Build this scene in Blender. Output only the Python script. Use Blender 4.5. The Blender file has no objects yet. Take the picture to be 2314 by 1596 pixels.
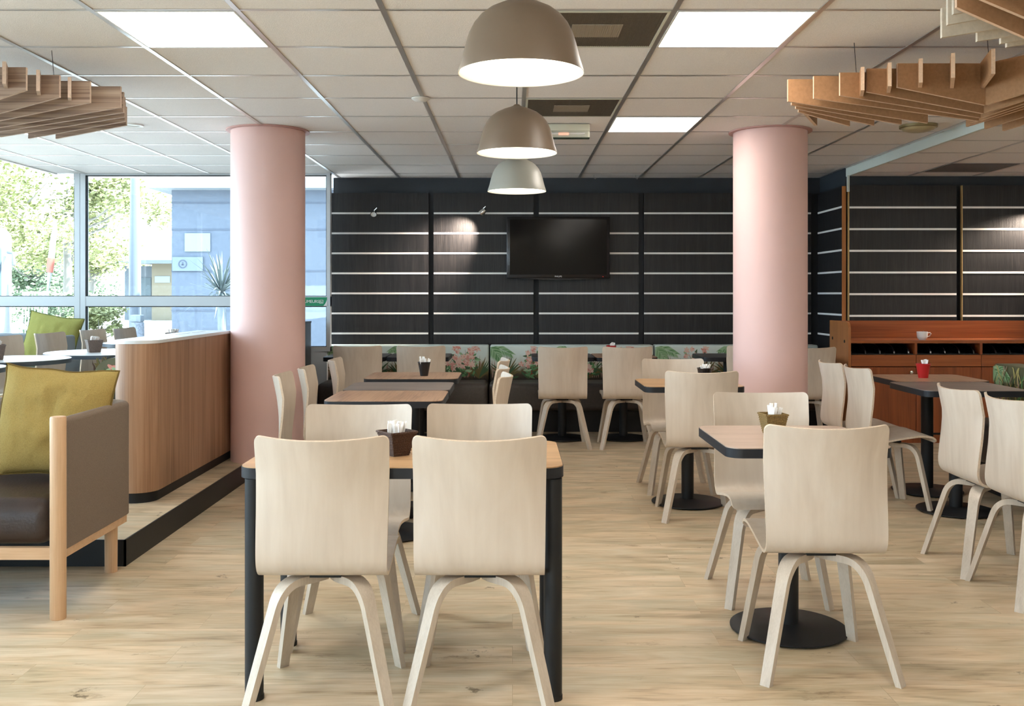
import bpy, bmesh, math, random
from mathutils import Vector, Matrix, noise
random.seed(7)
SC = bpy.context.scene
COL = SC.collection

# ---------------------------------------------------------------- camera
F = 2200.0                       # focal length in pixels of the 2314 x 1596 frame
cd = bpy.data.cameras.new('camera')
cam = bpy.data.objects.new('camera', cd); COL.objects.link(cam)
cam.location = (0, 0, 1.30); cam.rotation_euler = (math.radians(90), 0, 0)
cd.sensor_fit = 'HORIZONTAL'; cd.sensor_width = 36.0
cd.lens = 36.0 * F / 2314.0
cd.shift_x = -1.0 / 2314.0
cd.shift_y = -133.0 / 2314.0
cd.clip_start = 0.05; cd.clip_end = 400
SC.camera = cam
# ---------------------------------------------------------------- world and exposure
w = bpy.data.worlds.new('world'); SC.world = w; w.use_nodes = True
wn = w.node_tree; wn.nodes.clear()
wo = wn.nodes.new('ShaderNodeOutputWorld'); wb = wn.nodes.new('ShaderNodeBackground')
wb.inputs['Color'].default_value = (0.70, 0.86, 1.0, 1); wb.inputs['Strength'].default_value = 5.5
wn.links.new(wb.outputs[0], wo.inputs[0])
sl = bpy.data.lights.new('sun', 'SUN'); sl.energy = 24; sl.color = (0.95, 0.98, 1.0); sl.angle = math.radians(1.0)
so = bpy.data.objects.new('sun', sl); COL.objects.link(so)
so.rotation_euler = Vector((-0.6, 0.02, -0.8)).to_track_quat('-Z', 'Y').to_euler()
vs = SC.view_settings
SC.display_settings.display_device = 'sRGB'
vs.view_transform = 'Standard'; vs.look = 'None'; vs.exposure = 1.12; vs.gamma = 1.0
vs.use_curve_mapping = False
LED = 8.0          # strength of the ceiling light panels
PEND = 4.0         # strength of the pendant diffusers
cy = SC.cycles
cy.use_denoising = True
cy.use_adaptive_sampling = True; cy.adaptive_threshold = 0.1
cy.max_bounces = 6; cy.diffuse_bounces = 4; cy.glossy_bounces = 3; cy.transmission_bounces = 4
cy.transparent_max_bounces = 12
cy.caustics_reflective = False; cy.caustics_refractive = False
cy.sample_clamp_indirect = 6.0

# ---------------------------------------------------------------- materials
def nd(nt, t, **kw):
    n = nt.nodes.new(t)
    for k, v in kw.items(): setattr(n, k, v)
    return n
def mat(name, col, rough=0.5, metal=0.0, spec=0.5, emit=None, estr=0.0, bump=None, var=None):
    """plain material; bump = (scale, strength), var = (scale, amount) mottles the colour"""
    m = bpy.data.materials.new(name); m.use_nodes = True
    nt = m.node_tree; b = nt.nodes['Principled BSDF']
    b.inputs['Base Color'].default_value = (*col, 1); b.inputs['Roughness'].default_value = rough
    b.inputs['Metallic'].default_value = metal; b.inputs['Specular IOR Level'].default_value = spec
    if emit: b.inputs['Emission Color'].default_value = (*emit, 1); b.inputs['Emission Strength'].default_value = estr
    if bump or var:
        tc = nd(nt, 'ShaderNodeTexCoord')
    if var:
        n = nd(nt, 'ShaderNodeTexNoise'); n.inputs['Scale'].default_value = var[0]; n.inputs['Detail'].default_value = 5
        nt.links.new(tc.outputs['Object'], n.inputs['Vector'])
        r = nd(nt, 'ShaderNodeValToRGB'); a = var[1]
        r.color_ramp.elements[0].position = 0.3; r.color_ramp.elements[1].position = 0.7
        r.color_ramp.elements[0].color = (*[c * (1 - a) for c in col], 1)
        r.color_ramp.elements[1].color = (*[min(1, c * (1 + a)) for c in col], 1)
        nt.links.new(n.outputs['Fac'], r.inputs['Fac']); nt.links.new(r.outputs['Color'], b.inputs['Base Color'])
    if bump:
        n2 = nd(nt, 'ShaderNodeTexNoise'); n2.inputs['Scale'].default_value = bump[0]; n2.inputs['Detail'].default_value = 3
        nt.links.new(tc.outputs['Object'], n2.inputs['Vector'])
        bp = nd(nt, 'ShaderNodeBump'); bp.inputs['Strength'].default_value = bump[1]; bp.inputs['Distance'].default_value = 0.01
        nt.links.new(n2.outputs['Fac'], bp.inputs['Height']); nt.links.new(bp.outputs['Normal'], b.inputs['Normal'])
    return m
def wood(name, cols, axis='X', along=1.2, across=14.0, rough=0.45, fine=0.35, bump=0.05, spec=0.4, distort=0.6):
    """grain runs along `axis`; cols = three colours dark, mid, light"""
    m = bpy.data.materials.new(name); m.use_nodes = True
    nt = m.node_tree; b = nt.nodes['Principled BSDF']
    b.inputs['Roughness'].default_value = rough; b.inputs['Specular IOR Level'].default_value = spec
    tc = nd(nt, 'ShaderNodeTexCoord'); oi = nd(nt, 'ShaderNodeObjectInfo')
    mul = nd(nt, 'ShaderNodeMath', operation='MULTIPLY'); mul.inputs[1].default_value = 23.0
    nt.links.new(oi.outputs['Random'], mul.inputs[0])
    add = nd(nt, 'ShaderNodeVectorMath', operation='ADD')
    nt.links.new(tc.outputs['Object'], add.inputs[0]); nt.links.new(mul.outputs[0], add.inputs[1])
    mp = nd(nt, 'ShaderNodeMapping')
    s = [across] * 3; s['XYZ'.index(axis)] = along
    mp.inputs['Scale'].default_value = s
    nt.links.new(add.outputs[0], mp.inputs['Vector'])
    n = nd(nt, 'ShaderNodeTexNoise'); n.inputs['Scale'].default_value = 1.0; n.inputs['Detail'].default_value = 4
    n.inputs['Distortion'].default_value = distort
    nt.links.new(mp.outputs[0], n.inputs['Vector'])
    mp2 = nd(nt, 'ShaderNodeMapping'); s2 = [across * 9] * 3; s2['XYZ'.index(axis)] = along * 3
    mp2.inputs['Scale'].default_value = s2; nt.links.new(add.outputs[0], mp2.inputs['Vector'])
    n2 = nd(nt, 'ShaderNodeTexNoise'); n2.inputs['Scale'].default_value = 1.0; n2.inputs['Detail'].default_value = 2
    nt.links.new(mp2.outputs[0], n2.inputs['Vector'])
    mx = nd(nt, 'ShaderNodeMix', data_type='FLOAT'); mx.inputs['Factor'].default_value = fine
    nt.links.new(n.outputs['Fac'], mx.inputs['A']); nt.links.new(n2.outputs['Fac'], mx.inputs['B'])
    r = nd(nt, 'ShaderNodeValToRGB'); e = r.color_ramp.elements
    e[0].position = 0.33; e[0].color = (*cols[0], 1); e[1].position = 0.68; e[1].color = (*cols[2], 1)
    k = e.new(0.5); k.color = (*cols[1], 1)
    nt.links.new(mx.outputs['Result'], r.inputs['Fac']); nt.links.new(r.outputs['Color'], b.inputs['Base Color'])
    if bump:
        bp = nd(nt, 'ShaderNodeBump'); bp.inputs['Strength'].default_value = bump; bp.inputs['Distance'].default_value = 0.004
        nt.links.new(n2.outputs['Fac'], bp.inputs['Height']); nt.links.new(bp.outputs['Normal'], b.inputs['Normal'])
    return m
def floor_mat():
    m = bpy.data.materials.new('oak_vinyl_planks'); m.use_nodes = True
    nt = m.node_tree; b = nt.nodes['Principled BSDF']
    b.inputs['Roughness'].default_value = 0.42; b.inputs['Specular IOR Level'].default_value = 0.35
    L = nt.links.new
    tc = nd(nt, 'ShaderNodeTexCoord')
    br = nd(nt, 'ShaderNodeTexBrick'); br.offset = 0.37; br.inputs['Scale'].default_value = 1.0
    br.inputs['Brick Width'].default_value = 1.22; br.inputs['Row Height'].default_value = 0.18
    br.inputs['Mortar Size'].default_value = 0.0012; br.inputs['Mortar Smooth'].default_value = 0.3
    br.inputs['Color1'].default_value = (0.2, 0.2, 0.2, 1); br.inputs['Color2'].default_value = (0.8, 0.8, 0.8, 1)
    br.inputs['Mortar'].default_value = (0.5, 0.5, 0.5, 1)
    L(tc.outputs['Object'], br.inputs['Vector'])
    off = nd(nt, 'ShaderNodeVectorMath', operation='MULTIPLY_ADD')
    off.inputs[1].default_value = (7, 3, 5); L(br.outputs['Color'], off.inputs[0]); L(tc.outputs['Object'], off.inputs[2])
    mp = nd(nt, 'ShaderNodeMapping'); mp.inputs['Scale'].default_value = (1.9, 10, 1); L(off.outputs[0], mp.inputs['Vector'])
    n = nd(nt, 'ShaderNodeTexNoise'); n.inputs['Scale'].default_value = 1; n.inputs['Detail'].default_value = 7; n.inputs['Distortion'].default_value = 1.5
    L(mp.outputs[0], n.inputs['Vector'])
    mp2 = nd(nt, 'ShaderNodeMapping'); mp2.inputs['Scale'].default_value = (8, 130, 1); L(off.outputs[0], mp2.inputs['Vector'])
    n2 = nd(nt, 'ShaderNodeTexNoise'); n2.inputs['Scale'].default_value = 1; n2.inputs['Detail'].default_value = 2; L(mp2.outputs[0], n2.inputs['Vector'])
    mx = nd(nt, 'ShaderNodeMix', data_type='FLOAT'); mx.inputs['Factor'].default_value = 0.33
    L(n.outputs['Fac'], mx.inputs['A']); L(n2.outputs['Fac'], mx.inputs['B'])
    r = nd(nt, 'ShaderNodeValToRGB'); e = r.color_ramp.elements
    e[0].position = 0.30; e[0].color = (0.33, 0.235, 0.145, 1); e[1].position = 0.66; e[1].color = (0.67, 0.56, 0.425, 1)
    k = e.new(0.45); k.color = (0.55, 0.425, 0.285, 1)
    L(mx.outputs['Result'], r.inputs['Fac'])
    # plank to plank tone
    hs = nd(nt, 'ShaderNodeHueSaturation')
    mr = nd(nt, 'ShaderNodeMapRange'); mr.inputs['From Min'].default_value = 0.2; mr.inputs['From Max'].default_value = 0.8
    mr.inputs['To Min'].default_value = 0.94; mr.inputs['To Max'].default_value = 1.06
    L(br.outputs['Color'], mr.inputs['Value']); L(mr.outputs[0], hs.inputs['Value']); L(r.outputs['Color'], hs.inputs['Color'])
    # joints
    mj = nd(nt, 'ShaderNodeMix', data_type='RGBA', blend_type='MULTIPLY'); mj.inputs['B'].default_value = (0.82, 0.78, 0.72, 1)
    L(br.outputs['Fac'], mj.inputs['Factor']); L(hs.outputs['Color'], mj.inputs['A'])
    # knots and scuffs
    mpk = nd(nt, 'ShaderNodeMapping'); mpk.inputs['Scale'].default_value = (1.6, 4.0, 1); L(tc.outputs['Object'], mpk.inputs['Vector'])
    nk = nd(nt, 'ShaderNodeTexNoise'); nk.inputs['Scale'].default_value = 1.7; nk.inputs['Detail'].default_value = 7; nk.inputs['Roughness'].default_value = 0.75
    L(mpk.outputs[0], nk.inputs['Vector'])
    rk = nd(nt, 'ShaderNodeValToRGB'); rk.color_ramp.elements[0].position = 0.31; rk.color_ramp.elements[0].color = (0.42, 0.33, 0.25, 1)
    rk.color_ramp.elements[1].position = 0.40; rk.color_ramp.elements[1].color = (1, 1, 1, 1)
    L(nk.outputs['Fac'], rk.inputs['Fac'])
    mk = nd(nt, 'ShaderNodeMix', data_type='RGBA', blend_type='MULTIPLY'); mk.inputs['Factor'].default_value = 0.75
    L(mj.outputs['Result'], mk.inputs['A']); L(rk.outputs['Color'], mk.inputs['B'])
    ns = nd(nt, 'ShaderNodeTexNoise'); ns.inputs['Scale'].default_value = 5.5; ns.inputs['Detail'].default_value = 9; ns.inputs['Roughness'].default_value = 0.68
    L(tc.outputs['Object'], ns.inputs['Vector'])
    rs = nd(nt, 'ShaderNodeValToRGB'); rs.color_ramp.elements[0].position = 0.315; rs.color_ramp.elements[0].color = (0.22, 0.19, 0.15, 1)
    rs.color_ramp.elements[1].position = 0.355; rs.color_ramp.elements[1].color = (1, 1, 1, 1)
    L(ns.outputs['Fac'], rs.inputs['Fac'])
    ms = nd(nt, 'ShaderNodeMix', data_type='RGBA', blend_type='MULTIPLY'); ms.inputs['Factor'].default_value = 0.8
    L(mk.outputs['Result'], ms.inputs['A']); L(rs.outputs['Color'], ms.inputs['B'])
    nm = nd(nt, 'ShaderNodeTexNoise'); nm.inputs['Scale'].default_value = 2.6; nm.inputs['Detail'].default_value = 6; nm.inputs['Distortion'].default_value = 1.0
    mpm = nd(nt, 'ShaderNodeMapping'); mpm.inputs['Scale'].default_value = (0.6, 2.2, 1); L(off.outputs[0], mpm.inputs['Vector']); L(mpm.outputs[0], nm.inputs['Vector'])
    rm = nd(nt, 'ShaderNodeValToRGB'); rm.color_ramp.elements[0].position = 0.34; rm.color_ramp.elements[0].color = (0.80, 0.84, 0.80, 1)
    rm.color_ramp.elements[1].position = 0.62; rm.color_ramp.elements[1].color = (1.07, 1.04, 1.0, 1)
    L(nm.outputs['Fac'], rm.inputs['Fac'])
    mm = nd(nt, 'ShaderNodeMix', data_type='RGBA', blend_type='MULTIPLY'); mm.inputs['Factor'].default_value = 1.0
    L(ms.outputs['Result'], mm.inputs['A']); L(rm.outputs['Color'], mm.inputs['B'])
    L(mm.outputs['Result'], b.inputs['Base Color'])
    bp = nd(nt, 'ShaderNodeBump'); bp.inputs['Strength'].default_value = 0.06; bp.inputs['Distance'].default_value = 0.003
    L(n2.outputs['Fac'], bp.inputs['Height']); L(bp.outputs['Normal'], b.inputs['Normal'])
    return m
def glass_mat(name, tint=(0.93, 0.97, 0.98), refl=0.06):
    m = bpy.data.materials.new(name); m.use_nodes = True
    nt = m.node_tree; nt.nodes.remove(nt.nodes['Principled BSDF'])
    out = nt.nodes['Material Output']
    t = nd(nt, 'ShaderNodeBsdfTransparent'); t.inputs['Color'].default_value = (*tint, 1)
    g = nd(nt, 'ShaderNodeBsdfGlossy'); g.inputs['Roughness'].default_value = 0.02
    fr = nd(nt, 'ShaderNodeFresnel'); fr.inputs['IOR'].default_value = 1.45
    x = nd(nt, 'ShaderNodeMixShader')
    nt.links.new(fr.outputs[0], x.inputs[0]); nt.links.new(t.outputs[0], x.inputs[1]); nt.links.new(g.outputs[0], x.inputs[2])
    nt.links.new(x.outputs[0], out.inputs['Surface'])
    return m
def print_mat(dense=False):
    """ground of the botanical print: pale sky above, brown undergrowth along the foot (local z)"""
    m = bpy.data.materials.new('botanical_print_ground'); m.use_nodes = True
    nt = m.node_tree; b = nt.nodes['Principled BSDF']; b.inputs['Roughness'].default_value = 0.55
    L = nt.links.new
    tc = nd(nt, 'ShaderNodeTexCoord'); sp = nd(nt, 'ShaderNodeSeparateXYZ'); L(tc.outputs['Object'], sp.inputs[0])
    mp = nd(nt, 'ShaderNodeMapping'); mp.inputs['Scale'].default_value = (30, 30, 5); L(tc.outputs['Object'], mp.inputs['Vector'])
    n = nd(nt, 'ShaderNodeTexNoise'); n.inputs['Scale'].default_value = 1; n.inputs['Detail'].default_value = 4; L(mp.outputs[0], n.inputs['Vector'])
    ma = nd(nt, 'ShaderNodeMath', operation='MULTIPLY_ADD'); ma.inputs[1].default_value = -0.12
    L(n.outputs['Fac'], ma.inputs[0]); L(sp.outputs['Z'], ma.inputs[2])
    mr = nd(nt, 'ShaderNodeMapRange'); mr.inputs['From Min'].default_value = 0.40; mr.inputs['From Max'].default_value = 0.80; L(ma.outputs[0], mr.inputs['Value'])
    r = nd(nt, 'ShaderNodeValToRGB'); e = r.color_ramp.elements
    e[0].position = 0.0; e[0].color = (0.02, 0.014, 0.008, 1); e[1].position = 0.62; e[1].color = (0.62, 0.70, 0.66, 1)
    for p, c in ((0.12, (0.045, 0.03, 0.012)), (0.22, (0.13, 0.095, 0.035)), (0.34, (0.5, 0.5, 0.41))):
        k = e.new(p); k.color = (*c, 1)
    if dense:
        for q in e: q.color = (0.05, 0.05, 0.022, 1)
        e[len(e)-1].color = (0.10, 0.10, 0.05, 1)
    L(mr.outputs[0], r.inputs['Fac']); L(r.outputs['Color'], b.inputs['Base Color'])
    return m
def ceiling_mat():
    m = mat('mineral_fibre_tile', (0.86, 0.83, 0.81), 0.9, spec=0.15, bump=(260, 0.28), var=(190, 0.06))
    return m

M = {}
M['floor'] = floor_mat()
M['tile'] = ceiling_mat()
M['grid'] = mat('satin_grid_metal', (0.62, 0.60, 0.58), 0.32, 0.85)
M['glass'] = glass_mat('window_glass')
M['alu'] = mat('pale_grey_aluminium', (0.62, 0.66, 0.69), 0.4, 0.1)
M['gasket'] = mat('black_gasket', (0.01, 0.012, 0.015), 0.6)
M['navy'] = mat('dark_slate_paint', (0.028, 0.036, 0.046), 0.6, var=(6, 0.08))
M['slat'] = wood('black_stained_ash', ((0.005, 0.005, 0.006), (0.013, 0.0125, 0.014), (0.028, 0.026, 0.026)), 'Z', 2.0, 40, 0.42, 0.5, 0.35)
M['rail'] = mat('aluminium_rail_sheen', (0.95, 0.93, 0.90), 0.35, 0.0)  # near-white colour carries the metal's bright reflections
M['gold'] = mat('gilt_edge_strip', (0.62, 0.40, 0.16), 0.35, 0.3)
M['orange_edge'] = wood('cherry_edge', ((0.33, 0.12, 0.03), (0.42, 0.16, 0.045), (0.5, 0.2, 0.06)), 'Z', 1.0, 20)
M['pink'] = mat('pink_column_paint', (0.79, 0.535, 0.495), 0.5, spec=0.4, var=(3, 0.015))
M['pinkring'] = mat('pink_collar', (0.55, 0.32, 0.29), 0.6)
M['white'] = mat('white_paint', (0.78, 0.77, 0.74), 0.5)
M['fascia'] = mat('pale_green_white_fascia', (0.66, 0.72, 0.67), 0.45)
M['wallw'] = mat('warm_white_wall', (0.72, 0.67, 0.60), 0.8)
M['birch'] = wood('whitened_birch_ply', ((0.53, 0.44, 0.355), (0.585, 0.495, 0.405), (0.63, 0.545, 0.455)), 'Z', 1.1, 5, 0.36, 0.3, 0.02, distort=2.2)
M['ply'] = mat('ply_edge', (0.62, 0.50, 0.38), 0.5, var=(120, 0.12))
M['legw'] = wood('greyed_birch_leg', ((0.47, 0.395, 0.315), (0.54, 0.46, 0.375), (0.60, 0.52, 0.43)), 'Z', 3, 30, 0.42, 0.4, 0.03)
M['black'] = mat('black_powder_coat', (0.010, 0.011, 0.013), 0.48, spec=0.35)
M['blackedge'] = mat('black_edge_band', (0.012, 0.013, 0.017), 0.45, spec=0.35)
M['rubber'] = mat('black_rubber', (0.008, 0.008, 0.008), 0.7)
M['top_oak'] = wood('golden_oak_laminate', ((0.36, 0.19, 0.085), (0.54, 0.325, 0.165), (0.64, 0.415, 0.23)), 'X', 1.2, 13, 0.33, 0.4, 0.01)
M['top_oaky'] = wood('brown_oak_laminate', ((0.25, 0.13, 0.07), (0.43, 0.255, 0.155), (0.53, 0.34, 0.22)), 'Y', 1.2, 13, 0.33, 0.4, 0.01)
M['top_grey'] = wood('grey_brown_laminate', ((0.15, 0.115, 0.095), (0.21, 0.165, 0.14), (0.27, 0.215, 0.185)), 'X', 1.2, 9, 0.36, 0.4, 0.01)
M['top_rose'] = wood('rosy_beige_laminate', ((0.40, 0.29, 0.22), (0.49, 0.365, 0.285), (0.55, 0.42, 0.335)), 'X', 3, 9, 0.36, 0.4, 0.01)
M['top_dark'] = mat('charcoal_laminate', (0.045, 0.043, 0.045), 0.35, var=(12, 0.2))
M['top_white'] = mat('white_laminate', (0.70, 0.72, 0.72), 0.28)
M['walnut'] = wood('walnut_laminate', ((0.22, 0.115, 0.063), (0.36, 0.20, 0.115), (0.46, 0.28, 0.175)), 'Z', 0.7, 12, 0.4, 0.35, 0.02, distort=1.0)
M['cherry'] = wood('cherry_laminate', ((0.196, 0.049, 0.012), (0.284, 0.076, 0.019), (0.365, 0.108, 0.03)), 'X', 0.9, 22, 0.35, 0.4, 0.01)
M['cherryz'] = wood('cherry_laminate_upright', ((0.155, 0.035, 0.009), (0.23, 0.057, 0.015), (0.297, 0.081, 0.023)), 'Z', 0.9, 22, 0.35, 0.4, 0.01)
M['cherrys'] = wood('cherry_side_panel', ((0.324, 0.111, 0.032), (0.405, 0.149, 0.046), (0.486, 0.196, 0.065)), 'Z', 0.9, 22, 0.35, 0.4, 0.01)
M['beech'] = wood('beech_wood', ((0.52, 0.32, 0.18), (0.60, 0.385, 0.225), (0.66, 0.44, 0.27)), 'Z', 2, 26, 0.45, 0.4, 0.03)
M['beechx'] = wood('beech_wood_rail', ((0.52, 0.32, 0.18), (0.60, 0.385, 0.225), (0.66, 0.44, 0.27)), 'X', 2, 26, 0.45, 0.4, 0.03)
M['taupe'] = mat('taupe_fabric', (0.195, 0.15, 0.115), 0.9, spec=0.15, bump=(420, 0.35), var=(330, 0.16))
M['greyfab'] = mat('daylight_grey_fabric', (0.25, 0.27, 0.29), 0.9, spec=0.15, bump=(420, 0.3), var=(330, 0.12))  # blue cast of the window daylight mixed into the grey
M['leather'] = mat('dark_brown_leather', (0.030, 0.017, 0.014), 0.38, bump=(90, 0.12), var=(14, 0.25))
M['benchseat'] = mat('charcoal_brown_vinyl', (0.070, 0.057, 0.051), 0.45, bump=(240, 0.12), var=(60, 0.12))
M['bluevinyl'] = mat('slate_vinyl', (0.035, 0.042, 0.058), 0.38, bump=(240, 0.1))
M['mustard'] = mat('mustard_fabric', (0.37, 0.26, 0.085), 0.92, spec=0.1, bump=(380, 0.5), var=(260, 0.16))
M['piping'] = mat('dark_mustard_piping', (0.14, 0.085, 0.014), 0.9)
M['lime'] = mat('olive_green_fabric', (0.29, 0.275, 0.08), 0.92, spec=0.1, bump=(380, 0.5), var=(260, 0.14))
M['limepipe'] = mat('dark_olive_piping', (0.09, 0.10, 0.02), 0.9)
M['print'] = print_mat(); M['print_dense'] = print_mat(True); M['goldleaf'] = mat('straw_leaf', (0.42, 0.36, 0.13), 0.6)
M['g1'] = mat('palm_green', (0.10, 0.24, 0.09), 0.6); M['g2'] = mat('leaf_dark_green', (0.035, 0.085, 0.03), 0.6)
M['g3'] = mat('pale_palm_green', (0.30, 0.46, 0.26), 0.6); M['olive'] = mat('fern_olive', (0.11, 0.085, 0.02), 0.6)
M['pk'] = mat('blossom_pink', (0.62, 0.27, 0.22), 0.6); M['pk2'] = mat('blossom_pale', (0.70, 0.48, 0.40), 0.6)
M['spike'] = mat('grass_spike_mauve', (0.33, 0.20, 0.16), 0.6); M['red'] = mat('red_stem', (0.25, 0.05, 0.02), 0.6)
M['shade_brown'] = mat('taupe_lacquer', (0.165, 0.118, 0.08), 0.42, var=(3, 0.02))
M['shade_grey'] = mat('grey_green_lacquer', (0.42, 0.42, 0.37), 0.40, var=(3, 0.02))
M['diff_warm'] = mat('warm_diffuser', (0.9, 0.88, 0.8), 0.5, emit=(1.0, 0.90, 0.70), estr=PEND)
M['inner'] = mat('white_shade_lining', (0.86, 0.83, 0.76), 0.5)
M['led'] = mat('led_diffuser', (0.9, 0.9, 0.9), 0.5, emit=(1.0, 0.93, 0.84), estr=LED)
M['mdf'] = mat('brown_mdf', (0.33, 0.175, 0.085), 0.7, spec=0.2, var=(70, 0.10), bump=(200, 0.08))
M['mdfedge'] = mat('pale_mdf_edge', (0.62, 0.42, 0.28), 0.7, var=(90, 0.1))
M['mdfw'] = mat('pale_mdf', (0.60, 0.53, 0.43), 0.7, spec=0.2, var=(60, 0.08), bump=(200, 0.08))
M['zebrano'] = wood('zebrano_laminate', ((0.17, 0.11, 0.085), (0.34, 0.24, 0.18), (0.50, 0.38, 0.29)), 'X', 0.9, 70, 0.5, 0.25, 0.02, distort=0.2)
M['zebedge'] = mat('zebrano_edge', (0.60, 0.46, 0.36), 0.6, var=(90, 0.1))
M['wicker_dark'] = mat('dark_wicker', (0.075, 0.032, 0.016), 0.6, bump=(300, 0.8), var=(260, 0.4))
M['wicker_gold'] = mat('golden_wicker', (0.26, 0.16, 0.045), 0.6, bump=(300, 0.8), var=(260, 0.45))
M['wicker_grey'] = mat('grey_brown_wicker', (0.20, 0.15, 0.125), 0.7, bump=(300, 0.8), var=(260, 0.4))
M['paper'] = mat('white_paper', (0.86, 0.84, 0.82), 0.6)
M['redpot'] = mat('red_plastic', (0.50, 0.015, 0.018), 0.32)
M['china'] = mat('white_china', (0.85, 0.84, 0.81), 0.18)
M['tvframe'] = mat('black_gloss_plastic', (0.006, 0.006, 0.008), 0.2)
M['tvscreen'] = mat('dark_screen', (0.006, 0.005, 0.005), 0.12, spec=0.2)
M['chrome'] = mat('chrome', (0.75, 0.76, 0.75), 0.15, 1.0)
M['grille'] = mat('dark_grille', (0.10, 0.08, 0.056), 0.6, var=(90, 0.2))
M['grillel'] = mat('grille_centre', (0.33, 0.28, 0.215), 0.6)
M['cream'] = mat('cream_plastic', (0.66, 0.66, 0.55), 0.4)
M['clear'] = mat('clear_cover', (0.62, 0.62, 0.54), 0.15)
M['green'] = mat('sign_green', (0.01, 0.27, 0.12), 0.5)
M['ledred'] = mat('red_light', (0.5, 0.02, 0.02), 0.3, emit=(1, 0.05, 0.03), estr=1.5)
M['warmtube'] = mat('pinkish_lamp', (0.8, 0.5, 0.4), 0.4, emit=(1, 0.45, 0.3), estr=0.35)
# outdoors
M['ground'] = mat('pale_paving', (0.36, 0.36, 0.35), 0.9, var=(0.6, 0.06))
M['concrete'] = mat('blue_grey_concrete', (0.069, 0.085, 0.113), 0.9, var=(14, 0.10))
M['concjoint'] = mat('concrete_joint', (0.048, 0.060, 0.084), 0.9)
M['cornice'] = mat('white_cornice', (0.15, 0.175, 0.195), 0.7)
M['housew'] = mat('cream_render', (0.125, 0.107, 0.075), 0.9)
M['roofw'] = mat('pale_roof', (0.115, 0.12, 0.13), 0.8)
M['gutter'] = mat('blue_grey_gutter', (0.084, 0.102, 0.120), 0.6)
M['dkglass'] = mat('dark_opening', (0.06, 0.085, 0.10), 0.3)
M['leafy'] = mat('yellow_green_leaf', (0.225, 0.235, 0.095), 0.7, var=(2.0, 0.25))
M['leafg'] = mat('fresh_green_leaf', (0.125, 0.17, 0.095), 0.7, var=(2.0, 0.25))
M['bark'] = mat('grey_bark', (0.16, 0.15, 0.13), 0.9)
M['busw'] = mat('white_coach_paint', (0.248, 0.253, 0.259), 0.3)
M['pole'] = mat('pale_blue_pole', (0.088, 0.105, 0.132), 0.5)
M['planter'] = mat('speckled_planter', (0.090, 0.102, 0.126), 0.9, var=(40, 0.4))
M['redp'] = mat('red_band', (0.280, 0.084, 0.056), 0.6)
M['slatw'] = mat('white_slat', (0.240, 0.252, 0.258), 0.5)

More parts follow.
